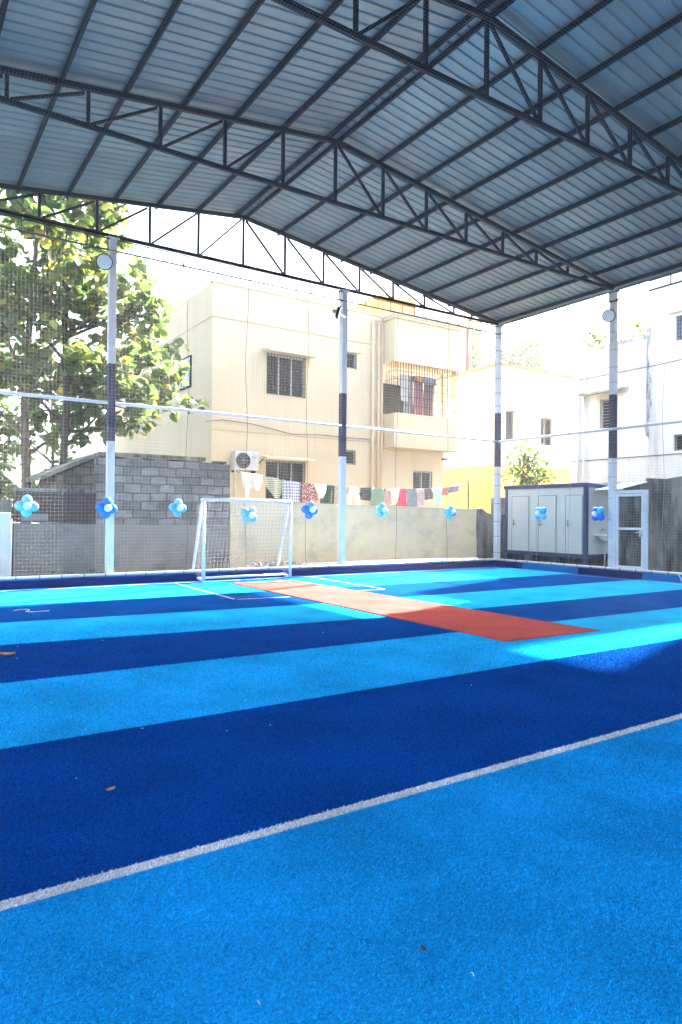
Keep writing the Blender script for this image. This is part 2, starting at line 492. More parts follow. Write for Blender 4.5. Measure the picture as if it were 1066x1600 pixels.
# keep-out of the white line edge is ragged
jit = (rng.random(n) - .5) * .011
reg = np.zeros(n, int)
yy = by + jit
reg[yy > bound_at(3, bx)] = 3
reg[yy > bound_at(4, bx)] = 1
reg[yy > bound_at(5, bx)] = 2
reg[yy > bound_at(6, bx)] = 1
reg[yy > bound_at(7, bx)] = 2
reg[yy > bound_at(8, bx)] = 1
wd = (.0011 + .0010 * rng.random(n)) * (1 + .22 * np.maximum(dist - 2.2, 0))
ht = .005 + .006 * rng.random(n)
th = rng.random(n) * 2 * np.pi
lean = .003 + .007 * rng.random(n)
la = rng.random(n) * 2 * np.pi
lx, ly = lean * np.cos(la) + .003, lean * np.sin(la) - .002
V = np.zeros((n, 3, 3))
V[:, 0, 0] = bx - wd * np.cos(th); V[:, 0, 1] = by - wd * np.sin(th); V[:, 0, 2] = .0005
V[:, 1, 0] = bx + wd * np.cos(th); V[:, 1, 1] = by + wd * np.sin(th); V[:, 1, 2] = .0005
V[:, 2, 0] = bx + lx; V[:, 2, 1] = by + ly; V[:, 2, 2] = ht
me = bpy.data.meshes.new('turf_fibres')
me.vertices.add(3 * n); me.loops.add(3 * n); me.polygons.add(n)
me.vertices.foreach_set('co', V.reshape(-1))
me.loops.foreach_set('vertex_index', np.arange(3 * n, dtype=np.int32))
me.polygons.foreach_set('loop_start', np.arange(0, 3 * n, 3, dtype=np.int32))
me.update(calc_edges=True)
fo = link_mesh('turf_fibres', me, [F_LB, F_NV, F_CY, F_WH])
me.polygons.foreach_set('material_index', reg.astype(np.int32))
me.update()
tag(fo, 'short plastic turf blades covering the near part of the court', 'turf', kind='stuff')

# ------------------------------------------------------------------ nets
def net_mesh(name, o, ux, uy, nx, ny, px, py, r, m, parent, wob=.012, seg=7, holes=None):
    """square-mesh net: nx threads along uy at spacing px, ny threads along ux at spacing py"""
    o, ux, uy = np.array(o, float), np.array(ux, float), np.array(uy, float)
    nrm = np.cross(ux, uy)
    W, H = (nx - 1) * px, (ny - 1) * py
    ph = rng.random(8) * 6.28
    def pos(a, b):
        a, b = np.broadcast_arrays(a, b)
        d = wob * (np.sin(a * 1.7 + ph[0]) * np.sin(b * 1.3 + ph[1]) + .5 * np.sin(a * 4.1 + b * 2 + ph[2]))
        da = .35 * wob * np.sin(a * 2.3 + b * 3.1 + ph[3]); db = .5 * wob * np.sin(a * 2.9 + b * .9 + ph[4])
        return o + (a + da)[..., None] * ux + (b + db)[..., None] * uy + d[..., None] * nrm
    vs, fs, base = [], [], 0
    for along in (0, 1):
        nl, L = (nx, H) if along == 0 else (ny, W)
        k = max(2, int(L / .45) * seg // 7 + 1)
        t = np.linspace(0, L, k)
        s = np.arange(nl) * (px if along == 0 else py)
        A, B = (np.broadcast_to(s[:, None], (nl, k)), np.broadcast_to(t[None], (nl, k))) if along == 0 else (np.broadcast_to(t[None], (nl, k)), np.broadcast_to(s[:, None], (nl, k)))
        P = pos(A, B)
        side = ux if along == 0 else uy
        offs = [nrm * r, side * r * .87 - nrm * r * .5, -side * r * .87 - nrm * r * .5]
        Q = np.stack([P + q for q in offs], 2)           # nl,k,3,3
        vs.append(Q.reshape(-1, 3))
        idx = base + np.arange(nl * k * 3).reshape(nl, k, 3)
        for e in range(3):
            e2 = (e + 1) % 3
            fs.append(np.stack([idx[:, :-1, e], idx[:, 1:, e], idx[:, 1:, e2], idx[:, :-1, e2]], -1).reshape(-1, 4))
        base += nl * k * 3
    vs = np.concatenate(vs); fs = np.concatenate(fs)
    if holes is not None:                       # drop quads whose centre lies in the hole
        c = vs[fs].mean(1)
        fs = fs[~holes(c)]
    me = bpy.data.meshes.new(name)
    me.vertices.add(len(vs)); me.loops.add(fs.size); me.polygons.add(len(fs))
    me.vertices.foreach_set('co', vs.reshape(-1))
    me.loops.foreach_set('vertex_index', fs.reshape(-1).astype(np.int32))
    me.polygons.foreach_set('loop_start', np.arange(0, fs.size, 4, dtype=np.int32))
    me.update(calc_edges=True)
    return link_mesh(name, me, m, parent)

# ------------------------------------------------------------------ steel canopy
RX, RZ, ZB, XL, XR = 7.03, 8.60, 7.43, -1.59, 15.65
SL = (RZ - ZB) / (XR - RX)
def ztop(x): return RZ - SL * abs(x - RX)
canopy = empty('sports_canopy', (RX, 4, 0), 'big open sided steel canopy with dark trusses over the turf court', 'canopy')
TY = [14.9, 10.88, 6.95, 3.0, -0.95, -4.9]
tr = bpy.data.objects.new('truss', None); C.objects.link(tr); tr.parent = canopy; tr.location = (0, 14.9 - 4, 0)
y = 14.9
for s in (-1, 1):
    xe = XR if s > 0 else XL
    MB().bar((RX, y, RZ), (xe, y, ZB + .05), .07, .08).build('top_chord', STEEL, tr)
MB().bar((XL, y, ZB), (XR, y, ZB), .06, .07).build('bottom_chord', STEEL, tr)
for k in range(-6, 7):
    x = RX + k * 1.13
    MB().bar((x, y, ZB + .035), (x, y, ztop(x) - .04), .052, .052, (0, 1, 0)).build('vertical_strut', STEEL, tr)
for s in (-1, 1):
    for k in range(0, 6):
        xa, xb = RX + s * k * 1.13, RX + s * (k + 1) * 1.13
        MB().bar((xa + s * .06, y, ztop(xa) - .07), (xb - s * .05, y, ZB + .04), .044, .044).build('diagonal_brace', STEEL, tr)
for yy_ in TY[1:]:
    c = copy_tree(tr, canopy); c.location = (0, yy_ - 4, 0)
Y0R, Y1R = -7.0, 15.22
px_ = [.12] + [.125 + .955 * k for k in range(1, 10)]
for s in (-1, 1):
    for d in px_:
        x = RX + s * d
        x = min(max(x, XL), XR)
        MB().bar((x, Y0R, ztop(x) + .095), (x, Y1R - .02, ztop(x) + .090), .040, .095, (-SL * s * -1, 0, 1)).build('purlin', STEEL, canopy)
# corrugated sheets, one metre each, both slopes
SW = 1.0583
def sheet(s):
    b = MB()
    prof = []
    nrib = 5; p = SW / nrib
    for i in range(nrib):
        q = i * p
        prof += [(q, 0), (q + p * .70, 0), (q + p * .77, .024), (q + p * .93, .024)]
    prof.append((SW, 0))
    xa, xb = RX, (XR + .28 if s > 0 else XL - .28)
    nseg = 6
    vs, fs = [], []
    for j in range(nseg + 1):
        x = xa + (xb - xa) * j / nseg
        z = RZ - SL * abs(x - RX) + .142
        for q, h in prof:
            vs.append((x, Y0R + q, z + h))
    m = len(prof)
    for j in range(nseg):
        for i in range(m - 1):
            fs.append((j*m + i, j*m + i + 1, (j+1)*m + i + 1, (j+1)*m + i))
    b.add(vs, fs)
    return b.build('roof_sheet', SHEET, canopy)
for s in (-1, 1):
    s0 = sheet(s)
    for k in range(1, 21):
        c = s0.copy(); C.objects.link(c); c.location = (0, k * SW, 0)
rc = MB()
rc.prism([(RX - .3, Y0R, RZ + .155), (RX, Y0R, RZ + .20), (RX + .3, Y0R, RZ + .155), (RX + .3, Y0R, RZ + .162), (RX, Y0R, RZ + .207), (RX - .3, Y0R, RZ + .162)], (0, Y1R - Y0R, 0))
rc.build('ridge_cap', SHEET, canopy)
tm = MB()
for s in (-1, 1):
    xe = XR + .28 if s > 0 else XL - .28
    tm.bar((RX, Y1R + .012, RZ + .165), (xe, Y1R + .012, RZ - SL * abs(xe - RX) + .165), .015, .09)
tm.build('gable_trim', SHEET, canopy)
ev = MB(); ev.bar((XR + .29, Y0R, ZB + .10), (XR + .29, Y1R, ZB + .10), .02, .10)
ev.build('eave_trim', SHEET, canopy)
ev = MB(); ev.bar((XL - .29, Y0R, ZB + .10), (XL - .29, Y1R, ZB + .10), .02, .10)
ev.build('eave_trim', SHEET, canopy)
def post(x, y):
    # painted in three lengths: white, navy, white
    b = MB()
    for z0, z1, m in ((-.02, 3.04, 0), (3.04, 4.69, 1), (4.69, ZB - .045, 0)):
        b.box((x - .075, y - .075, z0), (x + .075, y + .075, z1), m)
    b.box((x - .12, y - .12, ZB - .075), (x + .12, y + .12, ZB - .05), 0)
    # ties that lash the net to the post
    return b.build('post', [WHITE, NAVYP], canopy)
for x, y in [(3.97, 14.9), (9.92, 14.9), (15.67, 14.9), (-1.6, 14.9)] + [(15.67, q) for q in TY[1:]] + [(-1.6, q) for q in TY[1:]]:
    post(x, y)

# ------------------------------------------------------------------ net fences
fb = empty('net_fence', (7, 14.9, 0), 'white net fence with a mid rail behind the goal, along the back of the court', 'fence', 'net fences around the court')
fr = empty('net_fence', (15.6, 4, 0), 'white net fence along the right side of the court, beside the toilet cabin', 'fence', 'net fences around the court')
def rail_tube(pts, r, name, m, parent, n=10): return MB().tube(pts, r, n).build(name, m, parent, smooth=True)
rail_tube([(-1.6, 14.87, 3.86), (7, 14.87, 3.85), (15.6, 14.87, 3.82)], .036, 'mid_rail', WHITE, fb)
rail_tube([(15.60, 14.8, 3.80), (15.60, 4, 3.79), (15.60, -5, 3.79)], .036, 'mid_rail', WHITE, fr)
def ladder(a, b, z0, z1, step, parent):
    a, b = Vector(a), Vector(b)
    m = MB(); L = (b - a).length; d = (b - a).normalized()
    m.tube([a + Vector((0, 0, z0)), b + Vector((0, 0, z0))], .020, 6)
    m.tube([a + Vector((0, 0, z1)), b + Vector((0, 0, z1))], .014, 6)
    for i in range(1, int(L / step)):
        p = a + d * (i * step)
        m.tube([p + Vector((0, 0, z0)), p + Vector((0, 0, z1))], .014, 5)
    m.build('ladder_girder', LADDER, parent)
ladder((-1.6, 14.84, 0), (15.6, 14.84, 0), 7.10, 7.34, .42, fb)
ladder((15.58, -5, 0), (15.58, 14.8, 0), 7.10, 7.34, .84, fr)
# white foot pipe with black ties on the kerb
rail_tube([(-1.6, 14.80, .205), (15.5, 14.80, .20)], .036, 'foot_pipe', WHITE, fb)
rail_tube([(15.52, 14.75, .20), (15.52, -6, .20)], .036, 'foot_pipe', WHITE, fr)
for par, pts in ((fb, [(x, 14.80, .203) for x in np.arange(-1.3, 15.4, .43)]), (fr, [(15.52, y, .20) for y in np.arange(14.4, -5, -.43)])):
    for i, p in enumerate(pts):
        t = MB()
        ax = (1, .1 * ((i * 7) % 5 - 2), 0) if par is fb else (.1 * ((i * 7) % 5 - 2), 1, 0)
        t.lathe(Vector(p) - Vector(ax) * .007, ax, [(0, .040), (.014, .040)], 10)
        t.build('tie', BARS, par)
# ties lashing the net to the corner and gate posts
for z in (.4, .9, 1.35, 1.9, 2.45, 2.8, 3.3, 3.9, 4.4, 4.9, 5.3, 5.75, 6.2, 6.6, 7.0):
    for x, y in ((15.67, 14.9),):
        MB().box((x - .082, y - .082, z), (x + .082, y + .082, z + .010)).build('tie', BARS, fr)
    for x, y in ((15.67, 10.88),):
        MB().box((x - .082, y - .082, z + .1), (x + .080, y + .080, z + .106)).build('tie', BARS, fr)
PB = .0735
def in_gate(c): return (c[:, 1] > 9.92) & (c[:, 1] < 10.80) & (c[:, 2] < 2.12)
net_mesh('net', (-1.58, 14.70, .21), (1, 0, 0), (0, 0, 1), int(17.0 / PB), int(7.05 / PB), PB, PB, .0012, NETW, fb)
net_mesh('net', (15.52, -5.0, .21), (0, 1, 0), (0, 0, 1), int(19.6 / PB), int(7.05 / PB), PB, PB, .0012, NETW, fr, holes=in_gate)
# seam cords where net widths are laced together
s_ = MB()
for x in (5.6, 7.05, 8.72, 11.55, 13.4):
    pts = [(x + .03 * math.sin(z * 2 + x), 14.69, z) for z in np.linspace(.25, 7.1, 18)]
    s_.tube(pts, .005, 5)
s_.build('seam_cord', CABLE, fb)
s_ = MB()
for yq in (13.2, 12.1, 9.4):
    s_.tube([(15.51, yq + .03 * math.sin(z * 2), z) for z in np.linspace(.25, 7.1, 18)], .005, 5)
s_.build('seam_cord', NETW, fr)
cn = net_mesh('ceiling_net', (-1.5, -4.8, 7.345), (1, 0, 0), (0, 1, 0), int(17.0 / .045), int(19.5 / .045), .045, .045, .0009, NETC, None, wob=.02)
tag(cn, 'fine blue grey net stretched flat beneath the roof trusses', 'net')

# gate in the right fence
gt = empty('gate', (15.6, 10.3, 0), 'white tube framed mesh gate with a latch, beside the right fence post', 'gate')
f_ = MB()
f_.box((15.54, 10.70, .17), (15.62, 10.795, 2.20)); f_.box((15.54, 9.84, .17), (15.62, 9.925, 2.20)); f_.box((15.54, 9.925, 2.12), (15.62, 10.70, 2.20))
f_.build('door_frame', WHITE, gt, bevel=.006)
l_ = MB()
l_.box((15.545, 10.635, .22), (15.605, 10.692, 2.112)); l_.box((15.545, 9.932, .22), (15.605, 9.99, 2.112))
for z0, z1 in ((.22, .29), (1.20, 1.255), (2.045, 2.112)): l_.box((15.547, 9.99, z0), (15.603, 10.635, z1))
l_.build('leaf_frame', WHITE, gt, bevel=.005)
net_mesh('mesh_panel', (15.575, 9.99, .29), (0, 1, 0), (0, 0, 1), 10, 26, .0715, .070, .0022, NETW, gt, wob=.002)
h_ = MB(); h_.tube([(15.53, 10.00, 1.14), (15.50, 10.0, 1.14), (15.49, 10.12, 1.14)], .014, 8); h_.box((15.53, 9.95, 1.05), (15.545, 10.03, 1.22))
h_.lathe((15.50, 9.96, 1.06), (0, 1, 0), [(0, .03), (.05, .03)], 12)
h_.build('latch', GALV, gt)
# ------------------------------------------------------------------ floodlights
def floodlight(loc, aim, label, arm_to):
    f = empty('floodlight', loc, label, 'floodlight', 'round floodlights on the posts')
    a = Vector(aim).normalized(); p = Vector(loc)
    MB().lathe(p - a * .06, a, [(0, .06), (.01, .13), (.05, .165), (.075, .17), (.08, .155)], 28).build('housing', BARS, f, smooth=False)
    MB().lathe(p + a * .021, a, [(0, .150), (.006, .150), (.010, .12), (.012, .0)], 28).build('lens', CERAMIC, f, smooth=True)
    b = MB(); b.lathe(p - a * .16, a, [(0, .05), (.10, .05)], 16)
    b.build('driver_box', GALV, f)
    MB().tube([p - a * .08, p - a * .05 + (Vector(arm_to) - p) * .5, arm_to], .018, 8).build('bracket', GALV, f)
floodlight((3.74, 14.66, 6.76), (-.15, -.9, -.32), 'round floodlight facing the court, on the left back post by the tree', (3.92, 14.82, 6.72))
floodlight((9.60, 14.64, 6.70), (.75, -.55, -.30), 'round floodlight turned sideways, on the middle back post by the cream house', (9.88, 14.80, 6.66))
floodlight((15.42, 10.86, 6.70), (-.75, -.6, -.25), 'round floodlight on the right post in front of the white house', (15.60, 10.85, 6.66))
# ------------------------------------------------------------------ balloon flowers
def balloon_mat(n, c): 
    m, t, b = new_mat(n); b.inputs['Base Color'].default_value = (*c, 1); b.inputs['Roughness'].default_value = .3
    b.inputs['Subsurface Weight'].default_value = .15; b.inputs['Subsurface Radius'].default_value = (.02, .03, .05)
    return m
B_PALE, B_SKY, B_BLUE, B_CYAN, B_WH = balloon_mat('balloon_pale_blue', (.20, .52, .80)), balloon_mat('balloon_sky_blue', (.09, .42, .80)), balloon_mat('balloon_strong_blue', (.01, .17, .72)), balloon_mat('balloon_aqua', (.02, .50, .78)), balloon_mat('balloon_white', (.72, .80, .84))
def balloon_flower(p, nrm, rot, ms, label, side=(0, 0, 0), r=.097):
    p = Vector(p); nrm = Vector(nrm).normalized(); r = r * (.93 + .16 * ((p.x * 7.3) % 1))
    f = empty('balloon_flower', p, label, 'balloons', 'balloon flowers hung on the fence net')
    hx = nrm.cross(Vector((0, 0, 1))).normalized()
    prof = [(-1, .02), (-.95, .3), (-.8, .58), (-.5, .86), (-.1, 1), (.25, .97), (.6, .80), (.85, .5), (.97, .22), (1.0, .02)]
    for k in range(4):
        a = rot + k * math.pi / 2
        d = hx * math.cos(a) + Vector((0, 0, 1)) * math.sin(a)
        MB().lathe(p + d * r * 1.12, d, [(q * r * 1.08, rr * r) for q, rr in prof], 20).build('balloon', ms[k % len(ms)], f, smooth=True)
    MB().lathe(p + nrm * r * .75 + Vector(side) * r, nrm, [(q * r * .78, rr * r * .78) for q, rr in prof], 20).build('balloon', B_WH, f, smooth=True)
NB_ = (0, -1, 0); NR_ = (-1, 0, 0)
balloon_flower((2.29, 14.60, 1.63), NB_, .05, [B_PALE], 'pale blue balloon flower on the net in front of the brick wall')
balloon_flower((3.82, 14.60, 1.61), NB_, .12, [B_BLUE], 'strong blue balloon flower with a white middle, in front of the left fence post', (.1, 0, 0))
balloon_flower((5.36, 14.60, 1.64), NB_, .10, [B_SKY, B_PALE, B_SKY, B_SKY], 'sky blue balloon flower on the net in front of the grey block wall', (.25, 0, -.1))
balloon_flower((7.10, 14.60, 1.50), NB_, .60, [B_SKY, B_PALE], 'sky blue balloon flower seen through the goal mouth', (.35, 0, -.1))
balloon_flower((8.76, 14.60, 1.63), NB_, .15, [B_BLUE, B_SKY, B_BLUE, B_BLUE], 'strong blue balloon flower on the net between the goal and the middle post', (.3, 0, .05))
balloon_flower((10.99, 14.60, 1.65), NB_, .20, [B_PALE, B_SKY], 'pale balloon flower below the magenta cloth, on the net right of the middle post', (.35, 0, .1))
balloon_flower((13.45, 14.60, 1.62), NB_, .25, [B_CYAN, B_CYAN, B_BLUE, B_CYAN], 'aqua balloon flower in front of the yellow house corner', (.4, 0, .1))
balloon_flower((15.42, 13.0, 1.61), NR_, .78, [B_PALE, B_CYAN], 'pale aqua balloon flower in front of the white toilet doors', (0, .5, 0))
balloon_flower((15.42, 11.12, 1.60), NR_, .78, [B_BLUE, B_CYAN, B_BLUE], 'strong blue balloon flower in front of the end wall above the wash basin', (0, .6, 0))
# ------------------------------------------------------------------ football goal
ga = empty('football_goal', (6.9, 14.3, 0), 'small white football goal standing on the court in front of the back fence', 'goal')
GX0, GX1, GY, GB = 5.86, 8.05, 14.30, 14.60
for x, xb in ((GX0, GX0), (GX1, GX1)):
    MB().tube([(x, GY, .02), (x, GY, 1.82)], .036, 12).build('goal_post', WHITE, ga, smooth=True)
    MB().tube([(xb, GB + .33, .22), (x, GY + .10, 1.80)], .034, 12).build('back_stay', WHITE, ga, smooth=True)
    MB().tube([(x, GY, .04), (x, GB + .04, .05)], .032, 10).build('side_foot_bar', WHITE, ga, smooth=True)
    MB().tube([(x, GY, 1.82), (x, GY + .14, 1.82)], .034, 10).build('top_side_bar', WHITE, ga, smooth=True)
MB().tube([(GX0 - .03, GY, 1.83), (GX1 + .03, GY, 1.83)], .037, 12).build('crossbar', WHITE, ga, smooth=True)
MB().tube([(GX0, GB + .03, .055), (GX1, GB + .03, .055)], .032, 10).build('ground_bar', WHITE, ga, smooth=True)
gn = net_mesh('goal_net', (GX0, GY + .13, 1.80), (1, 0, 0), (0, .245, -.97), 25, 20, .0915, .0905, .0032, NETW, ga, wob=.025)
for x in (GX0, GX1):
    net_mesh('goal_net', (x, GY + .02, .10), (0, 1, 0), (0, 0, 1), 5, 19, .085, .09, .0032, NETW, ga, wob=.02)

# ------------------------------------------------------------------ walls behind the fence
bw = empty('boundary_wall', (4, 16.4, 0), 'grey wall of bare concrete blocks on a cement rendered base, behind the goal', 'wall')
b = MB(); b.prism([(2.30, 16.30, -.02), (7.40, 16.30, -.02), (7.40, 16.30, 1.20), (2.30, 16.30, 1.27)], (0, .22, 0)); b.build('rendered_base', RENDER, bw)
b = MB()
top = [(7.385, 2.78), (6.9, 2.80), (6.6, 2.81), (5.9, 2.80), (5.2, 2.80), (4.6, 2.79), (4.03, 2.80)]
b.prism([(4.03, 16.318, 1.24), (7.385, 16.318, 1.21)] + [(x, 16.318, z) for x, z in top], (0, .19, 0)); b.build('block_courses', BLOCK, bw)
b = MB()
for x, w_ in ((6.95, .33), (6.2, .4), (5.4, .36), (4.7, .4)): b.box((x, 16.32, 2.80), (x + w_, 16.50, 2.86 if x > 6.9 else 2.83))
b.build('coping', OLDWALL, bw)
rb = empty('brick_wall', (3.1, 16.4, 1.2), 'low wall of dark red brick under the trees', 'wall')
b = MB(); b.prism([(2.31, 16.325, 1.30), (4.02, 16.325, 1.26), (4.02, 16.325, 1.97), (3.2, 16.325, 1.96), (2.32, 16.325, 1.98)], (0, .18, 0)); b.build('brick_courses', BRICK, rb)
b = MB(); b.box((2.45, 16.315, 1.32), (3.0, 16.33, 1.48)); b.build('render_patch', RENDER, rb)
b = MB(); b.box((2.30, 16.31, 1.97), (4.02, 16.52, 2.05)); b.build('coping', OLDWALL, rb)
pw = MB(); pw.prism([(-2.5, 16.05, -.02), (2.22, 16.05, -.02), (2.24, 16.05, .7), (2.21, 16.05, 1.50), (-2.5, 16.05, 1.55)], (0, .25, 0))
tag(pw.build('plastered_wall', PILLAR, bevel=.02), 'bluish white plastered wall end at the left edge of the court', 'wall')
pw = MB(); pw.prism([(-2.6, 16.6, -.02), (2.29, 16.6, -.02), (2.29, 16.6, 1.78), (-2.6, 16.6, 1.80)], (0, .2, 0))
tag(pw.build('back_wall', RENDER), 'dark grey wall rising behind the bluish white plastered wall', 'wall')
# shed with sloping slab roof behind the brick wall
sh = empty('shed', (4.5, 17.5, 0), 'old block built shed with a sloping dark roof slab under the trees', 'shed')
b = MB(); b.prism([(3.35, 17.2, -.02), (6.9, 17.2, -.02), (6.9, 17.2, 2.85), (4.30, 17.2, 2.85), (3.35, 17.2, 2.40)], (0, 2.2, 0)); b.build('wall', BLOCK, sh)
b = MB(); b.prism([(3.0, 17.0, 2.28), (4.30, 17.0, 2.90), (7.0, 17.0, 2.90), (7.0, 17.0, 3.0), (4.28, 17.0, 3.0), (2.96, 17.0, 2.38)], (0, 2.6, 0)); b.build('roof', OLDWALL, sh)
lw = empty('garden_wall', (11.8, 16.4, 0), 'stained cream garden wall in front of the hanging laundry', 'wall')
b = MB(); b.prism([(7.40, 16.31, -.02), (16.20, 16.31, -.02), (16.22, 16.31, .6), (16.17, 16.31, 1.2), (16.20, 16.31, 1.72), (11.8, 16.31, 1.775), (7.40, 16.31, 1.84)], (0, .20, 0)); b.build('wall', LOWWALL, lw)
b = MB(); b.prism([(7.40, 16.29, 1.842), (16.2, 16.29, 1.722), (16.2, 16.29, 1.75), (7.40, 16.29, 1.87)], (0, .24, 0)); b.build('coping', LOWWALL, lw)
ow = MB(); ow.prism([(16.10, 16.40, -.02), (18.8, 16.40, -.02), (18.8, 16.40, 1.55), (16.95, 16.40, 1.60), (16.75, 16.40, 1.66), (16.55, 16.40, 1.78), (16.22, 16.40, 1.76), (16.25, 16.40, 1.2), (16.14, 16.40, .8)], (0, .3, 0))
tag(ow.build('broken_wall', OLDWALL, bevel=.03), 'broken dark grey wall end beside the corner post of the fence', 'wall')
# right boundary wall
rw = MB(); rw.prism([(18.6, -8, -.02), (18.6, 18.0, -.02), (18.6, 18.0, 2.2), (18.6, 12.6, 2.25), (18.6, 12.5, 2.5), (18.6, 11.85, 2.52), (18.6, 11.8, 2.68), (18.6, 11.2, 2.63), (18.6, 10.6, 2.70), (18.6, 9, 2.66), (18.6, -8, 2.7)], (.25, 0, 0))
tag(rw.build('weathered_wall', OLDWALL), 'tall grey wall blackened by damp, beyond the gate', 'wall')
# heap of net and a PVC pipe at the foot of the wall
rng2 = random.Random(5)
hp = MB()
for i in range(26):
    pts = []
    cx, cy = 7.9 + rng2.random() * .9, 15.35 + rng2.random() * .35
    a0 = rng2.random() * 6.28
    for q in range(12):
        a = a0 + q * .6
        pts.append((cx + math.cos(a) * (.10 + .28 * rng2.random()), cy + math.sin(a) * .15, .10 + .20 * rng2.random()))
    hp.tube(pts, .008, 5)
tag(hp.build('net_heap', CABLE), 'tangled heap of spare net at the foot of the wall behind the goal', 'net heap')
pp = MB(); pp.tube([(7.6, 15.75, .17), (11.5, 15.7, .185), (15.6, 15.65, .16)], .05, 10)
tag(pp.build('drain_pipe', WHITE, smooth=True), 'long white plastic pipe lying along the foot of the cream wall', 'pipe')
pp = MB()
pp.tube([(14.9, 15.4, .1), (15.5, 15.45, .1)], .05, 10)
pp.tube([(15.9, 14.4, .08), (16.6, 14.1, .1)], .05, 10)
tag(pp.build('pipe_offcut', WHITE), 'short white pipe offcuts on the ground behind the corner post', 'pipe')

# ------------------------------------------------------------------ wall with openings
def wall_xz(b, x0, x1, z0, z1, y, holes, depth, mi=0, inside=None):
    """wall facing -Y in plane y with rectangular holes (hx0,hx1,hz0,hz1) and reveals going +depth"""
    xs = sorted({x0, x1} | {h[0] for h in holes} | {h[1] for h in holes})
    zs = sorted({z0, z1} | {h[2] for h in holes} | {h[3] for h in holes})
    for i in range(len(xs) - 1):
        for j in range(len(zs) - 1):
            cx, cz = (xs[i] + xs[i+1]) / 2, (zs[j] + zs[j+1]) / 2
            if any(h[0] < cx < h[1] and h[2] < cz < h[3] for h in holes): continue
            b.add([(xs[i], y, zs[j]), (xs[i+1], y, zs[j]), (xs[i+1], y, zs[j+1]), (xs[i], y, zs[j+1])], [(0, 1, 2, 3)], mi)
    for hx0, hx1, hz0, hz1 in holes:
        y2 = y + depth
        b.add([(hx0, y, hz0), (hx1, y, hz0), (hx1, y, hz1), (hx0, y, hz1), (hx0, y2, hz0), (hx1, y2, hz0), (hx1, y2, hz1), (hx0, y2, hz1)],
              [(0, 4, 5, 1), (1, 5, 6, 2), (2, 6, 7, 3), (3, 7, 4, 0)], mi)
    return b

def window_y(parent, hx0, hx1, hz0, hz1, y, nsash, bars=(0, 0), proud=0.0, pane=None, frame=None, barmat=None):
    """window in a -Y wall: frame > panes, bars"""
    fr_ = frame or ALU
    b = MB(); t = .05
    b.box((hx0, y, hz0), (hx1, y + .06, hz0 + t)); b.box((hx0, y, hz1 - t), (hx1, y + .06, hz1))
    b.box((hx0, y, hz0 + t), (hx0 + t, y + .06, hz1 - t)); b.box((hx1 - t, y, hz0 + t), (hx1, y + .06, hz1 - t))
    for k in range(1, nsash):
        x = hx0 + (hx1 - hx0) * k / nsash
        b.box((x - .03, y - .004, hz0 + t), (x + .03, y + .05, hz1 - t))
    wn = b.build('window', fr_, parent)
    MB().box((hx0 + .02, y + .064, hz0 + .02), (hx1 - .02, y + .075, hz1 - .02)).build('pane', pane or GLASS, wn)
    if bars[0] or bars[1]:
        g_ = MB(); yb = y - .03 - proud
        for k in range(bars[0] + 1):
            x = hx0 + .02 + (hx1 - hx0 - .04) * k / bars[0]
            g_.box((x - .006, yb, hz0), (x + .006, yb + .012, hz1))
        for k in range(bars[1] + 1):
            z = hz0 + .01 + (hz1 - hz0 - .02) * k / bars[1]
            g_.box((hx0, yb - .010, z - .006), (hx1, yb - .001, z + .006))
        if proud > .05:
            for z in (hz0 + .01, hz1 - .01):
                for x in (hx0 + .02, hx1 - .02):
                    g_.box((x - .008, yb + .013, z - .008), (x + .008, y - .01, z + .008))
        g_.build('grille', barmat or BARS, wn)
    return wn

def window_x(parent, x, hy0, hy1, hz0, hz1, nsash, bars=(0, 0), pane=None, frame=None, louvre=0):
    """window in a -X wall (plane x)"""
    b = MB(); t = .05
    b.box((x, hy0, hz0), (x + .06, hy1, hz0 + t)); b.box((x, hy0, hz1 - t), (x + .06, hy1, hz1))
    b.box((x, hy0, hz0 + t), (x + .06, hy0 + t, hz1 - t)); b.box((x, hy1 - t, hz0 + t), (x + .06, hy1, hz1 - t))
    for k in range(1, nsash):
        y = hy0 + (hy1 - hy0) * k / nsash
        b.box((x - .004, y - .03, hz0 + t), (x + .05, y + .03, hz1 - t))
    wn = b.build('window', frame or ALU, parent)
    MB().box((x + .064, hy0 + .02, hz0 + .02), (x + .075, hy1 - .02, hz1 - .02)).build('pane', pane or GLASS, wn)
    g_ = MB()
    if bars[0]:
        for k in range(bars[0] + 1):
            y = hy0 + .02 + (hy1 - hy0 - .04) * k / bars[0]
            g_.box((x - .03, y - .006, hz0), (x - .018, y + .006, hz1))
        for k in range(bars[1] + 1):
            z = hz0 + .01 + (hz1 - hz0 - .02) * k / bars[1]
            g_.box((x - .04, hy0, z - .006), (x - .031, hy1, z + .006))
        g_.build('grille', BARS, wn)
    if louvre:
        for k in range(louvre):
            z = hz0 + t + (hz1 - hz0 - 2 * t) * (k + .5) / louvre
            g_.bar((x + .03, hy0 + t, z), (x + .03, hy1 - t, z), .05, .008, (-.6, 0, 1))
        g_.build('louvre_slats', ALU, wn)
    return wn

# ------------------------------------------------------------------ cream house
CY = 21.0
hc = empty('cream_house', (13.9, 21, 0), 'two storey cream plastered house with a caged balcony behind the garden wall', 'house')
CX0, CX1 = 8.83, 18.97
W1 = (10.83, 12.36, 5.66, 7.06); W2 = (10.83, 12.42, 1.7, 3.38); W3 = (14.09, 14.60, 6.97, 7.55); W4 = (14.15, 14.59, 3.40, 3.93); W5 = (17.36, 18.37, 2.2, 3.30)
BAY = (15.84, 18.90, 5.40, 7.33)
b = MB()
wall_xz(b, CX0, CX1, -.02, 9.13, CY, [W1, W2, W3, W4, W5, BAY], .16)
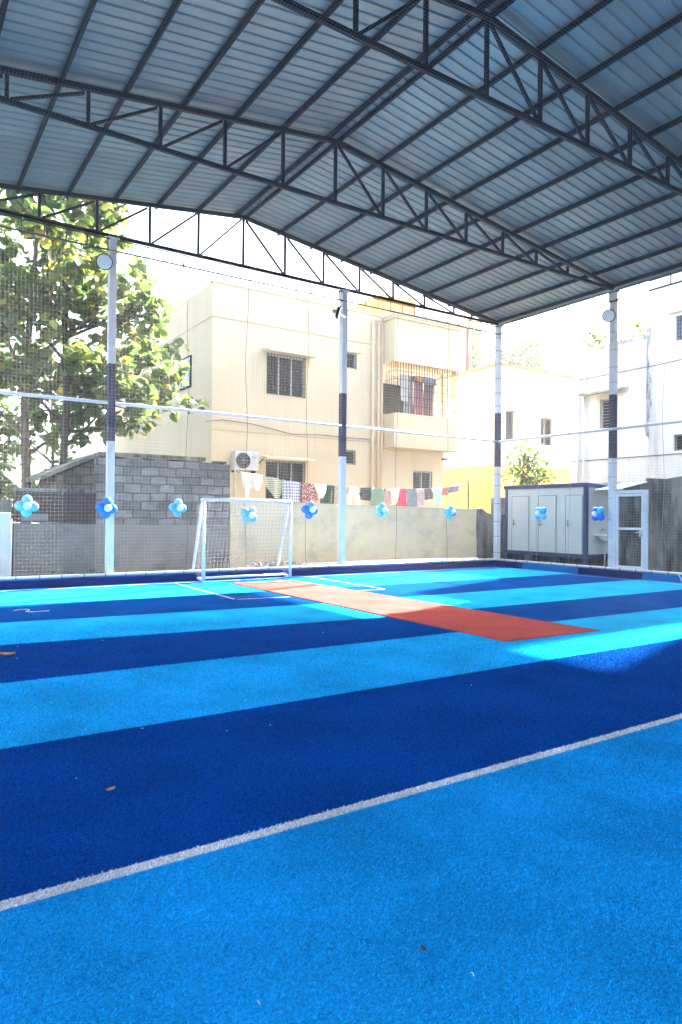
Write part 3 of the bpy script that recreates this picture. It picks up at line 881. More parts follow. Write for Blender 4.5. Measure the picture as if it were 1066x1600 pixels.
# side walls, back, roof deck, parapet inside
b.add([(CX0, CY, -.02), (CX0, CY, 9.13), (CX0, 33.5, 9.13), (CX0, 33.5, -.02)], [(0, 1, 2, 3)])
b.add([(CX1, CY, -.02), (CX1, CY, 5.0), (CX1, 33.5, 5.0), (CX1, 33.5, -.02)], [(3, 2, 1, 0)])
b.add([(CX1, CY, 7.5), (CX1, CY, 9.13), (CX1, 33.5, 9.13), (CX1, 33.5, 7.5)], [(3, 2, 1, 0)])
b.add([(CX1, CY + 1.5, 5.0), (CX1, CY + 1.5, 7.5), (CX1, 33.5, 7.5), (CX1, 33.5, 5.0)], [(3, 2, 1, 0)])
b.add([(CX0, 33.5, -.02), (CX1, 33.5, -.02), (CX1, 33.5, 9.13), (CX0, 33.5, 9.13)], [(3, 2, 1, 0)])
b.add([(CX0, CY, 9.13), (CX1, CY, 9.13), (CX1, CY + .15, 9.13), (CX0, CY + .15, 9.13)], [(0, 1, 2, 3)])
b.add([(CX0, CY + .15, 8.0), (CX1, CY + .15, 8.0), (CX1, 33.5, 8.0), (CX0, 33.5, 8.0)], [(0, 1, 2, 3)])
b.build('wall', CREAM, hc)
# slab groove lines as thin strips of darker tan
b = MB(); b.box((CX0 - .012, CY - .012, 7.985), (15.80, CY - .002, 8.015)); b.box((CX0 - .012, CY - .002, 7.985), (CX0 - .002, 33.5, 8.015))
b.box((CX0 - .008, CY - .008, 4.28), (15.80, CY - .002, 4.295))
b.build('plaster_band', mat('dark_band_paint', (.50, .36, .22), .9, .1, 3), hc)
b = MB(); b.box((CX0 - .03, CY - .03, 9.132), (15.8, CY + .2, 9.17)); b.build('parapet_cap', CREAM_LT, hc)
# bay: upper box, lower parapet
BY, BX0, BX1 = 20.29, 15.84, 19.10
b = MB()
b.box((BX0, BY, 7.33), (BX1, CY - .003, 8.95))
b.box((BX0 - .07, BY - .07, 8.952), (BX1 + .12, CY - .003, 9.05)); b.box((BX0 - .12, BY - .12, 9.052), (BX1 + .18, CY + .6, 9.20))
b.build('balcony_head', CREAM, hc)
b = MB(); b.box((BX0 - .006, BY - .008, 8.03), (BX1 + .006, BY - .001, 8.055)); b.build('plaster_band', CREAM_LT, hc)
b = MB()
b.box((BX0, BY, 4.09), (BX1, CY - .003, 4.25)); b.box((BX0, BY, 4.252), (BX0 + .12, CY - .003, 5.38)); b.box((BX0 + .122, BY, 4.252), (BX1 - .122, BY + .12, 5.40))
b.box((BX1 - .12, BY, 4.252), (BX1, CY + 1.5, 5.38)); b.box((BX0 + .125, BY + .125, 4.8), (BX1 - .125, CY + 1.5, 4.9))
b.build('balcony_parapet', CREAM, hc)
b = MB()
b.add([(BX0, 22.5, 4.9), (BX1, 22.5, 4.9), (BX1, 22.5, 7.5), (BX0, 22.5, 7.5)], [(0, 1, 2, 3)])
b.add([(BX0, 21.17, 4.9), (BX0, 21.17, 7.4), (BX0, 22.5, 7.4), (BX0, 22.5, 4.9)], [(0, 3, 2, 1)])
b.add([(BX0, CY + .165, 7.34), (BX1, CY + .165, 7.34), (BX1, 22.5, 7.34), (BX0, 22.5, 7.34)], [(3, 2, 1, 0)])
b.build('balcony_room', WALLW, hc)
MB().box((BX0 + .1, 22.44, 4.92), (BX0 + 2.45, 22.49, 6.95)).build('dark_doorway_panel', DARKROOM, hc)  # flat dark panel painted as the unlit doorway
# cage of bars round the balcony
b = MB()
nb = 24
for k in range(nb + 1):
    x = BX0 + .05 + (BX1 - BX0 - .1) * k / nb
    b.tube([(x, BY + .04, 5.40), (x, BY + .04, 7.33)], .014, 5, cap=False)
for k in range(1, 6):
    for x in (BX0 + .05, BX1 - .05):
        yq = BY + .04 + .11 * k
        b.tube([(x, yq, 5.38), (x, yq, 7.33)], .010, 5, cap=False)
for z in (5.72, 6.04, 6.36, 6.68, 7.0):
    b.tube([(BX0 + .05, CY, z), (BX0 + .05, BY + .04, z), (BX1 - .05, BY + .04, z), (BX1 - .05, CY + .3, z)], .008, 5, cap=False)
b.build('balcony_cage', BARS, hc)
# windows with hoods
window_y(hc, *W1, CY + .1, 3, (12, 9), .14)
window_y(hc, *W2, CY + .1, 3, (12, 10), .06)
window_y(hc, *W3, CY + .08, 1, (4, 6), .02)
window_y(hc, *W4, CY + .08, 1, (4, 6), .02)
window_y(hc, *W5, CY + .1, 2, (7, 8), .04, frame=WHITE)
b = MB(); b.prism([(10.66, CY - .001, 7.10), (10.66, CY - .48, 7.06), (10.66, CY - .48, 7.13), (10.66, CY - .001, 7.22)], (1.92, 0, 0)); b.build('window_hood', CREAM_LT, hc)
b = MB(); b.prism([(10.66, CY - .001, 3.42), (10.66, CY - .42, 3.39), (10.66, CY - .42, 3.45), (10.66, CY - .001, 3.53)], (1.92, 0, 0)); b.build('window_hood', CREAM_LT, hc)
b = MB(); b.box((14.03, CY - .08, 7.57), (14.75, CY - .001, 7.61)); b.build('window_hood', CREAM_LT, hc)
# drain pipes beside the bay
for x, r in ((15.28, .055), (15.55, .05), (15.72, .032)):
    MB().tube([(x, CY - .09, .2), (x, CY - .09, 8.85)], r, 10).build('drain_pipe', PIPEC, hc, smooth=True)
b = MB(); b.tube([(15.50, CY - .2, 8.9), (15.28, CY - .09, 8.92), (15.28, CY - .09, 8.6)], .05, 8); b.build('drain_pipe', PIPEC, hc, smooth=True)
b = MB(); b.box((15.86, CY - .22, 4.62), (16.02, CY - .02, 4.78)); b.tube([(15.94, CY - .12, 4.62), (15.9, CY - .14, 4.45), (15.98, CY - .14, 4.38), (15.99, CY - .12, 4.5)], .02, 6)
b.build('pipe_elbow', BARS, hc)
MB().box((18.75, CY - .25, 3.78), (18.95, CY - .1, 3.86)).build('wall_lamp', CABLE, hc)
# window on the left side wall
wl = MB(); wl.box((CX0 - .05, 22.80, 5.95), (CX0 - .002, 23.95, 7.06)); wo = wl.build('window', BARS, hc)
MB().box((CX0 - .06, 22.86, 6.0), (CX0 - .052, 23.36, 7.0)).build('pane', GLASSB, wo); MB().box((CX0 - .06, 23.42, 6.0), (CX0 - .052, 23.89, 7.0)).build('pane', GLASSB, wo)
# roof-top stair room
b = MB(); b.box((16.72, 22.3, 8.01), (18.5, 25.2, 10.55)); b.build('stair_room', YELLOW, hc)
b = MB(); b.box((16.95, 22.27, 9.0), (17.45, 22.29, 9.75)); b.build('stair_room_window', BARS, hc)
# loose cables on the facade
b = MB()
b.tube([(8.6, CY - .05, 4.52), (9.2, CY - .03, 4.62), (10.2, CY - .03, 4.58), (11.2, CY - .03, 4.44), (11.8, CY - .03, 4.34), (13.0, CY - .03, 4.40), (14.5, CY - .03, 4.38), (15.2, CY - .03, 4.40)], .012, 6)
b.build('wall_cable', CABLE, hc)
# outdoor AC unit
ac = empty('ac_unit', (9.92, 20.8, 2.95), 'white outdoor air conditioner with a round fan on the cream wall', 'air conditioner')
MB().box((9.50, 20.62, 2.97), (10.37, 20.93, 3.60)).build('casing', WHITE, ac, bevel=.02)
MB().lathe((9.80, 20.618, 3.285), (0, -1, 0), [(0, .262), (.004, .262), (.006, .255)], 30).build('fan_opening', DARKROOM, ac)
b = MB()
for rr in (.06, .11, .16, .21, .255):
    pts = [(9.80 + rr * math.cos(a), 20.600, 3.285 + rr * math.sin(a)) for a in np.linspace(0, 2 * math.pi, 33)]
    b.tube(pts, .004, 4, cap=False)
for a in np.linspace(0, math.pi, 5)[:-1]:
    b.tube([(9.80 + .255 * math.cos(a), 20.598, 3.285 + .255 * math.sin(a)), (9.80 - .255 * math.cos(a), 20.598, 3.285 - .255 * math.sin(a))], .004, 4)
b.build('fan_grille', GALV, ac)
b = MB()
for k in range(5):
    a = k * 1.2566
    b.prism([(9.80 + .03 * math.cos(a), 20.609, 3.285 + .03 * math.sin(a)), (9.80 + .22 * math.cos(a), 20.609, 3.285 + .22 * math.sin(a)), (9.80 + .22 * math.cos(a + .55), 20.605, 3.285 + .22 * math.sin(a + .55)), (9.80 + .03 * math.cos(a + .5), 20.605, 3.285 + .03 * math.sin(a + .5))], (0, .004, 0))
b.build('fan_blades', BARS, ac)
b = MB(); b.box((9.55, 20.70, 2.90), (9.60, 20.995, 2.965)); b.box((10.25, 20.70, 2.90), (10.30, 20.995, 2.965)); b.build('wall_bracket', BARS, ac)
b = MB(); b.box((10.13, 20.612, 3.38), (10.28, 20.618, 3.43)); b.build('badge', GALV, ac)
b = MB(); b.tube([(10.38, 20.8, 3.2), (10.5, 20.85, 3.25), (10.75, 20.95, 3.45), (11.05, 20.93, 3.52)], .022, 7); b.build('coolant_pipe', CABLE, ac)
# leaning pole on the roof
b = MB(); b.tube([(8.95, 24.5, 8.0), (9.15, 24.5, 10.9)], .05, 8)
tag(b.build('roof_pole', mat('faded_red_paint', (.45, .28, .26), .7, .1, 3)), 'thin leaning pole on the left end of the cream house roof', 'pole')

# ------------------------------------------------------------------ laundry
LY = 18.0
cl = empty('clothesline', (12.7, LY, 0), 'clothesline strung behind the garden wall', 'clothesline')
def zl(x):
    xs = [8.45, 9.2, 9.8, 10.5, 11.2, 12.5, 14, 15.2, 16.2, 17.05]
    zs = [2.73, 2.65, 2.55, 2.48, 2.45, 2.41, 2.40, 2.43, 2.50, 2.60]
    return float(np.interp(x, xs, zs))
MB().tube([(x, LY, zl(x)) for x in np.linspace(8.3, 17.1, 30)], .006, 5).build('line', CABLE, cl)
b = MB(); b.tube([(8.3, LY, -.02), (8.3, LY, 2.78)], .03, 8); b.build('pole', GALV, cl)
b = MB(); b.tube([(16.7, LY, 2.62), (17.55, LY + .1, 2.66)], .02, 8); b.tube([(17.55, LY + .1, -.02), (17.55, LY + .1, 2.78)], .03, 8); b.build('pole', CABLE, cl)
b = MB(); b.tube([(16.95, LY - .05, 2.5), (17.3, LY - .4, 2.15), (17.2, 16.9, 1.75), (16.7, 16.6, 1.72)], .008, 5); tag(b.build('loose_cable', CABLE), 'thin cable sagging from the end of the clothesline to the broken wall', 'cable')
def cloth(name, label, cat, rows, m, y=LY, amp=.03, seed=0, line=zl, fold=.18):
    """rows: (drop below the line, x0, x1) front panel; the cloth folds over the line and hangs behind"""
    r_ = random.Random(seed); f1, f2 = 5 + 4 * r_.random(), 6.28 * r_.random()
    nc = 14
    b = MB(); vs = []
    ds = [q[0] for q in rows]
    steps = list(np.linspace(0, ds[-1], 16))
    def pt(d, u, back):
        xa = float(np.interp(d, ds, [q[1] for q in rows])); xb = float(np.interp(d, ds, [q[2] for q in rows]))
        x = xa + (xb - xa) * u
        g = min(1, d / .25)
        yy = y + (-1 if not back else 1) * (.012 + .02 * g) + amp * g * math.sin(f1 * x * 2 + f2 + d) + amp * .5 * math.sin(13 * x + 2 * d + f2)
        zt = line(x) + .008
        return (x, yy, zt - d - .015 * g * math.sin(7 * x + f2))
    rowsv = [(d, True) for d in steps[::-1] if d <= max(fold * ds[-1], .12)] + [(d, False) for d in steps]
    for d, back in rowsv:
        for j in range(nc + 1): vs.append(pt(d, j / nc, back))
    fs = []
    for i in range(len(rowsv) - 1):
        for j in range(nc):
            fs.append((i*(nc+1) + j, (i+1)*(nc+1) + j, (i+1)*(nc+1) + j + 1, i*(nc+1) + j + 1))
    b.add(vs, fs)
    o = b.build(name, m, smooth=True)
    sm = o.modifiers.new('thickness', 'SOLIDIFY'); sm.thickness = .005
    o.location = (0, 0, 0)
    return tag(o, label, cat, 'laundry on the clothesline' if line is zl else 'laundry in the balcony')
def fab(n, c, var=.12): return mat('cloth_' + n, c, .95, var, 8)
px2x = lambda px: float(np.interp(px, [375, 412, 440, 470, 497, 530, 560, 600, 640, 680, 720], [8.45, 9.21, 9.81, 10.47, 11.09, 11.88, 12.62, 13.69, 14.88, 16.18, 17.62]))
def rr(x0, x1, d): a, c = px2x(x0), px2x(x1); return [(0, a, c), (d * .5, a + .01, c - .01), (d, a + .02, c - .015)]
def rows_(*q): return [(d, px2x(a), px2x(c)) for d, a, c in q]
cloth('shirt', 'white shirt with a long sleeve hanging down, leftmost on the clothesline', 'shirt', rows_((0, 376, 409), (.25, 378, 408), (.4, 380, 404), (.46, 381, 390), (.85, 383, 389)), fab('white', (.66, .72, .74)), seed=1)
cloth('shirt', 'white vest with a rounded hem beside the long sleeved shirt', 'shirt', rows_((0, 392, 410), (.3, 394, 407), (.5, 397, 402)), fab('offwhite', (.62, .68, .70)), y=LY - .06, seed=21)
cloth('towel', 'grey green striped towel swagged on the clothesline', 'towel', rows_((0, 411, 440), (.2, 413, 440), (.45, 422, 439), (.62, 428, 436)), check_mat('cloth_stripe', (.42, .47, .42), (.16, .21, .18), 0, 16), seed=2)
cloth('tablecloth', 'blue and white checked cloth on the clothesline behind the goal corner', 'cloth', rr(441, 470, .80), check_mat('cloth_check', (.55, .60, .72), (.06, .10, .32), 11, 11), seed=3)
cloth('dress', 'maroon and white floral cloth on the clothesline', 'cloth', rr(471, 498, .78), spot_mat('cloth_floral', (.20, .05, .08), (.58, .50, .50), 22), seed=4)
cloth('vest', 'white vest tapering to a point, over the dark green cloth', 'vest', rows_((0, 489, 508), (.18, 491, 507), (.42, 497, 502)), fab('white2', (.70, .72, .70)), y=LY - .07, seed=5)
cloth('skirt', 'dark green cloth on the clothesline left of the middle fence post', 'cloth', rr(499, 523, .72), fab('bottle', (.035, .065, .06), .3), seed=6)
cloth('scarf', 'grey and pink patterned scarf just left of the middle fence post', 'scarf', rr(521, 534, .75), spot_mat('cloth_scarf', (.42, .36, .38), (.20, .14, .17), 26), y=LY - .03, seed=7)
cloth('shirt', 'pinkish beige shirt partly behind the middle fence post', 'shirt', rr(536, 547, .26), fab('beige', (.46, .33, .29)), seed=8)
tw = cloth('trousers', 'white trousers with parted legs right of the middle fence post', 'trousers', rows_((0, 545, 556), (.18, 543, 558), (.2, 541, 549), (.74, 540, 546)), fab('white3', (.72, .71, .68)), y=LY - .05, seed=9)
leg = cloth('leg', None, None, rows_((.0, 548, 556), (.18, 551, 558), (.74, 556, 561)), fab('white3b', (.72, .71, .68)), y=LY - .055, seed=10)
leg.parent = tw
if 'group' in leg: del leg['group']
cloth('shirt', 'small lime green top on the clothesline', 'top', rr(553, 562, .20), fab('lime', (.28, .42, .14)), seed=11)
cloth('shorts', 'dark navy shorts on the clothesline', 'shorts', rows_((0, 559, 579), (.2, 557, 579), (.42, 562, 577)), fab('navy', (.035, .04, .07), .3), seed=12)
cloth('towel', 'sage green towel on the clothesline', 'towel', rows_((0, 577, 596), (.4, 576, 596), (.72, 580, 595)), fab('sage', (.13, .24, .20), .2), y=LY - .03, seed=13)
cloth('cloth', 'dark cloth strip between the sage towel and the mauve cloth', 'cloth', rr(591, 600, .32), fab('ink', (.06, .06, .09), .3), seed=14)
cloth('cloth', 'dusty mauve cloth on the clothesline', 'cloth', rr(597, 608, .74), fab('mauve', (.40, .25, .28), .2), seed=15)
cloth('shirt', 'pale grey top folded high over the clothesline', 'top', rows_((-.20, 600, 615), (.08, 600, 616)), fab('pgrey', (.44, .44, .42), .2), y=LY - .02, seed=16, fold=1)
cloth('baby_suit', 'mint and white baby suit hung over the magenta cloth', 'baby clothes', rows_((0, 605, 618), (.25, 606, 616), (.54, 609, 613)), fab('mint', (.55, .68, .60), .15), y=LY - .08, seed=17)
cloth('cloth', 'long magenta cloth, the brightest on the clothesline', 'cloth', rows_((-.12, 613, 626), (.1, 612, 630), (.78, 612, 632)), fab('magenta', (.42, .03, .12), .2), seed=18)
cloth('cloth', 'slate blue cloth on the clothesline right of the magenta one', 'cloth', rr(630, 645, .66), fab('slate', (.13, .19, .26), .25), seed=19)
cloth('cloth', 'lilac grey cloth on the clothesline', 'cloth', rr(643, 654, .58), fab('lilac', (.38, .33, .39), .2), y=LY - .03, seed=20)
cloth('shorts', 'charcoal shorts on the clothesline below the barred window', 'shorts', rr(653, 667, .38), fab('charcoal', (.09, .085, .08), .3), seed=22)
cloth('shirt', 'pale aqua shirt with sleeves hanging down near the right end of the clothesline', 'shirt', rows_((0, 664, 680), (.12, 665, 679), (.28, 668, 677), (.34, 669, 677), (.62, 671, 677)), fab('aqua', (.45, .68, .68), .15), y=LY - .04, seed=23)
cloth('cloth', 'small orange red cloth near the right end of the clothesline', 'cloth', rr(678, 688, .28), fab('coral', (.46, .15, .11), .2), seed=24)
cloth('cloth', 'purple patterned cloth last on the right of the clothesline', 'cloth', rr(687, 703, .22), spot_mat('cloth_purple', (.16, .12, .24), (.36, .34, .42), 24), seed=25)
bz = lambda x: 6.98
cloth('shirt', 'white shirt hanging inside the balcony cage', 'shirt', [(0, 16.45, 16.85), (.35, 16.35, 16.90), (.4, 16.42, 16.88), (1.05, 16.5, 16.85)], fab('white4', (.62, .62, .64)), y=20.75, seed=30, line=bz)
cloth('cloth', 'plum coloured cloth hanging inside the balcony cage', 'cloth', [(0, 17.1, 17.6), (1.6, 17.08, 17.6)], fab('plum', (.30, .13, .17), .25), y=20.75, seed=31, line=bz)
cloth('cloth', 'brown checked cloth beside the plum one inside the balcony cage', 'cloth', [(0, 17.6, 18.2), (1.6, 17.58, 18.2)], check_mat('cloth_brown', (.26, .17, .15), (.11, .08, .09), 12, 12), y=20.72, seed=32, line=bz)
cloth('cloth', 'small orange cloth over the plum one inside the balcony cage', 'cloth', [(0, 17.2, 17.55), (.24, 17.22, 17.52)], fab('orange', (.55, .25, .08)), y=20.66, seed=33, line=bz)
cloth('cloth', 'slate grey cloth over the brown checked one inside the balcony cage', 'cloth', [(0, 17.55, 18.22), (.30, 17.55, 18.2)], fab('slate2', (.18, .23, .30)), y=20.64, seed=34, line=bz)
cloth('cloth', 'grey cloth low in the balcony cage beside the white shirt', 'cloth', [(.9, 16.7, 17.15), (1.6, 16.6, 17.2)], fab('grey3', (.33, .31, .31)), y=20.8, seed=35, line=bz)

# ------------------------------------------------------------------ yellow house
hy = empty('yellow_house', (27, 25, 0), 'low house with yellow bands and white walls, right of the cream house', 'house')
YX, YY = 24.35, 23.0
A1 = (24.70, 25.50, 5.2, 6.68); A2 = (27.22, 28.34, 5.12, 6.55)
b = MB()
wall_xz(b, YX, 32, 4.0, 7.55, YY, [A1, A2], .35)
b.add([(YX, YY, 4.0), (YX, YY, 7.55), (YX, 33, 7.55), (YX, 33, 4.0)], [(0, 1, 2, 3)])
b.build('wall', WALLW, hy)
b = MB(); b.box((YX - .03, YY - .03, 7.552), (32, 33, 8.72)); b.build('upper_band', PALEYEL, hy)
b = MB(); b.box((YX - .10, YY - .10, 8.722), (32, 33, 8.84)); b.build('roof_edge', ORANGE, hy)
b = MB(); b.box((YX - .03, YY - .03, -.02), (32, 33, 3.998)); b.build('lower_band', YELLOW, hy)
window_y(hy, *A1, YY + .25, 1, (6, 16), -.02)
window_y(hy, *A2, YY + .25, 2, (8, 16), -.02)
for x0, x1, z in ((24.50, 26.74, 6.82), (26.9, 29.3, 6.88)):
    b = MB(); b.prism([(x0, YY - .001, z), (x0, YY - .5, z - .08), (x0, YY - .5, z - .02), (x0, YY - .001, z + .12)], (x1 - x0, 0, 0)); b.build('window_hood', WALLW, hy)
b = MB()
for k in range(10):
    x = 24.45 + k * .24; b.box((x, YY - .3 - .1 * (k % 3), 6.84), (x + .16, YY - .2, 6.90))
b.build('hood_litter', GRIME, hy)
b = MB(); b.box((25.3, 26.4, 8.842), (25.75, 26.9, 11.4)); b.build('roof_pillar', WALLW, hy)
b = MB(); b.tube([(25.40, 26.34, 8.85), (25.42, 26.34, 9.6), (25.38, 26.34, 10.4), (25.41, 26.34, 11.4)], [.05, .10, .06, .09], 7); b.build('stained_pipe', mat('rust_stain', (.10, .075, .07), .9, .3, 3), hy)

# ------------------------------------------------------------------ white house
hw = empty('white_house', (27, 15, 0), 'white limewashed house with mouldy parapet, behind the toilet cabin', 'house')
WX = 24.0
def wall_yz(b, y0, y1, z0, z1, x, holes, depth):
    ys = sorted({y0, y1} | {h[0] for h in holes} | {h[1] for h in holes})
    zs = sorted({z0, z1} | {h[2] for h in holes} | {h[3] for h in holes})
    for i in range(len(ys) - 1):
        for j in range(len(zs) - 1):
            cy, cz = (ys[i] + ys[i+1]) / 2, (zs[j] + zs[j+1]) / 2
            if any(h[0] < cy < h[1] and h[2] < cz < h[3] for h in holes): continue
            b.add([(x, ys[i], zs[j]), (x, ys[i], zs[j+1]), (x, ys[i+1], zs[j+1]), (x, ys[i+1], zs[j])], [(0, 1, 2, 3)])
    for hy0, hy1, hz0, hz1 in holes:
        x2 = x + depth
        b.add([(x, hy0, hz0), (x, hy1, hz0), (x, hy1, hz1), (x, hy0, hz1), (x2, hy0, hz0), (x2, hy1, hz0), (x2, hy1, hz1), (x2, hy0, hz1)], [(1, 5, 4, 0), (2, 6, 5, 1), (3, 7, 6, 2), (0, 4, 7, 3)])
V1 = (16.80, 17.26, 5.05, 6.28); V2 = (12.9, 14.13, 3.97, 4.56); V3 = (12.9, 14.07, 7.98, 8.89)
b = MB()
wall_yz(b, 15.16, 18.68, -.02, 8.28, WX, [V1], .2)
b.add([(WX, 18.68, -.02), (30, 18.68, -.02), (30, 18.68, 8.28), (WX, 18.68, 8.28)], [(3, 2, 1, 0)])
b.add([(WX, 15.16, 7.4), (WX, 18.68, 7.4), (30, 18.68, 7.4), (30, 15.16, 7.4)], [(0, 1, 2, 3)])
b.build('wall', WALLW, hw)
b = MB()
wall_yz(b, 13.15, 15.15, -.02, 11.5, WX - .03, [(13.155, 14.13, 3.97, 4.56), (13.155, 14.07, 7.98, 8.89)], .2)
b.add([(WX - .03, 15.15, -.02), (30, 15.15, -.02), (30, 15.15, 11.5), (WX - .03, 15.15, 11.5)], [(3, 2, 1, 0)])
b.add([(WX - .03, 13.15, 11.5), (WX - .03, 15.15, 11.5), (30, 15.15, 11.5), (30, 13.15, 11.5)], [(3, 2, 1, 0)])
b.build('tall_wing', WALLW, hw)
b = MB(); b.box((WX - .02, 11.42, -.02), (29, 13.148, 14.7)); b.box((WX + .4, 13.148, 11.51), (29, 13.5, 14.7)); b.build('shade_tower', WALLW, hw)  # unseen tower, shaped to shade the court between the sun patches
b = MB(); b.box((WX - .03, 9.66, -.02), (30, 11.418, 10.8)); b.build('shade_wing', WALLW, hw)  # unseen lower wing, height shaped to let a sun patch through
# parapet rails and mould
b = MB(); b.box((WX - .10, 15.18, 8.30), (WX + .12, 18.72, 8.46)); b.build('parapet_rail', GRIME, hw)
b = MB(); b.box((WX - .045, 15.18, 8.10), (WX - .002, 18.72, 8.17)); b.box((WX - .06, 15.16, 7.28), (WX - .002, 18.7, 7.36)); b.build('ledge', WALLW, hw)
b = MB(); rm = random.Random(9)
for k in range(14):
    z = 4.7 + k * .29; yc = 15.15 + rm.uniform(-.10, .10); n_ = 9
    b.prism([(WX - .034, yc + rm.uniform(.01, .09) * math.cos(6.283 * q / n_), z + rm.uniform(.08, .3) * math.sin(6.283 * q / n_)) for q in range(n_)], (-.004 - .0006 * k, 0, 0))
b.tube([(WX - .12, 15.14, 4.6), (WX - .12, 15.14, 8.6)], .03, 8); b.build('mould_stain', GRIME, hw)
b = MB(); b.tube([(WX - .1, 18.25, .2), (WX - .1, 18.25, 8.3)], .06, 8); b.tube([(WX - .1, 17.95, .2), (WX - .1, 17.95, 7.2)], .045, 8); b.build('drain_pipe', WALLW, hw, smooth=True)
b = MB(); b.tube([(WX - .05, 18.6, 7.22), (WX - .05, 15.2, 7.22), (WX - .08, 13.2, 7.28)], .012, 6); b.tube([(WX - .06, 18.6, 3.85), (WX - .06, 13.2, 3.85)], .016, 6); b.build('wall_cable', CABLE, hw)
window_x(hw, WX + .12, *V1, 1, louvre=9)
b = MB(); b.box((WX - .02, 17.26, 5.0), (WX + .02, 17.42, 6.34)); b.box((WX - .02, 16.66, 5.0), (WX + .02, 16.80, 6.34)); b.box((WX - .02, 16.66, 6.342), (WX + .02, 17.42, 6.42)); b.build('window_surround', CREAM_LT, hw)
window_x(hw, WX + .09, 13.16, 14.13, 3.97, 4.56, 2, (8, 5))
window_x(hw, WX + .09, 13.16, 14.07, 7.98, 8.89, 2, (8, 6), pane=GLASSB)
b = MB(); b.prism([(WX, 16.0, 6.52), (WX - .55, 16.0, 6.46), (WX - .55, 16.0, 6.53), (WX, 16.0, 6.62)], (0, 2.0, 0)); b.build('window_hood', GRIME, hw)
b = MB(); b.box((WX - .2, 13.16, 9.0), (WX - .032, 14.3, 9.05)); b.box((WX - .12, 13.16, 7.90), (WX - .032, 14.2, 7.94)); b.build('window_hood', WALLW, hw)

# unseen block added off frame to the right to shade the court
hb = empty('unseen_shade_block', (29, 0, 0), 'unseen tall cream block added beyond the right wall to shade the court', 'building')
b = MB(); b.box((24.0, -14, -.02), (34, 9.65, 16.6)); b.build('wall', CREAM_LT, hb)
b = MB()
for z in (1.2, 4.4, 7.6, 10.8, 13.6):
    for y0 in (-11, -7.5, -4, -.5, 3, 6.3):
        b.box((23.94, y0, z), (23.997, y0 + 1.3, z + 1.3))
b.build('window_row', GLASS, hb)

# ------------------------------------------------------------------ toilet cabin
tc_ = empty('toilet_cabin', (17.7, 14.2, 0), 'white portable toilet cabin with three doors and navy corner posts', 'cabin')
X0, X1, Y0, Y1 = 17.0, 18.45, 12.66, 15.82
MB().box((X0 + .02, Y0 + .02, .42), (X1 - .02, Y1 - .02, 2.40)).build('wall_panel', CABW, tc_)
for x, y in ((X0, Y0), (X0, Y1 - .11), (X1 - .1, Y0), (X1 - .1, Y1 - .11)): MB().box((x, y, -.02), (x + .10, y + .11, 2.398)).build('corner_post', CABN, tc_)
b = MB(); b.box((X0 - .01, Y0 - .01, .30), (X1 + .01, Y1 + .01, .418)); b.build('base_frame', CABN, tc_)
for k in (.33, .66):
    y = Y0 + (Y1 - Y0) * k; MB().box((X0 + .05, y - .05, -.02), (X0 + .15, y + .05, .298)).build('leg', CABN, tc_)
b = MB(); b.prism([(X0 - .03, Y0 - .03, 2.40), (X1 + .03, Y0 - .03, 2.36), (X1 + .03, Y0 - .03, 2.43), (X0 - .03, Y0 - .03, 2.52)], (0, Y1 - Y0 + .06, 0)); b.build('roof', CABN, tc_)
b = MB(); b.box((X0 + .05, Y0 + .05, 2.46), (X1 - .1, Y1, 2.53)); b.build('roof_top', CABW, tc_)
for k, (ya, yb) in enumerate(((14.81, 15.51), (13.75, 14.42), (12.80, 13.39))):
    d = MB().box((X0 - .004, ya, .43), (X0 + .016, yb, 2.16)).build('door', CABW, tc_)
    b = MB()
    for q in (ya, yb): b.box((X0 - .007, q - .006, .43), (X0 - .0005, q + .006, 2.165))
    b.box((X0 - .007, ya, 2.16), (X0 - .0005, yb, 2.172)); b.build('door_gap', CABLE, d)
    b = MB(); b.box((X0 - .03, yb - .10, 1.22), (X0 - .005, yb - .06, 1.42)); b.tube([(X0 - .045, yb - .08, 1.28), (X0 - .05, yb - .20, 1.27)], .012, 7)
    b.lathe((X0 - .05, yb - .08, 1.28), (1, 0, 0), [(0, .02), (.045, .02)], 10)
    b.build('handle', CHROME, d)
wb = empty('wash_basin', (17.72, 12.5, .9), 'white wash basin with a tap on the end wall of the toilet cabin', 'wash basin')
b = MB()
b.box((17.36, 12.26, .955), (18.02, 12.655, 1.005)); b.build('rim', CERAMIC, wb, bevel=.015)
b = MB(); b.lathe((17.69, 12.46, .80), (0, 0, 1), [(0, .05), (.03, .14), (.09, .21), (.154, .235)], 20); b.build('bowl', CERAMIC, wb, smooth=True)
b = MB(); b.tube([(17.69, 12.46, .80), (17.69, 12.46, .55), (17.66, 12.50, .47), (17.64, 12.5, .05)], .022, 8); b.build('waste_pipe', WHITE, wb, smooth=True)
b = MB(); b.tube([(17.69, 12.60, 1.005), (17.69, 12.60, 1.12), (17.69, 12.50, 1.14), (17.69, 12.49, 1.11)], .013, 8); b.box((17.66, 12.59, 1.12), (17.72, 12.61, 1.17)); b.build('tap', CHROME, wb)
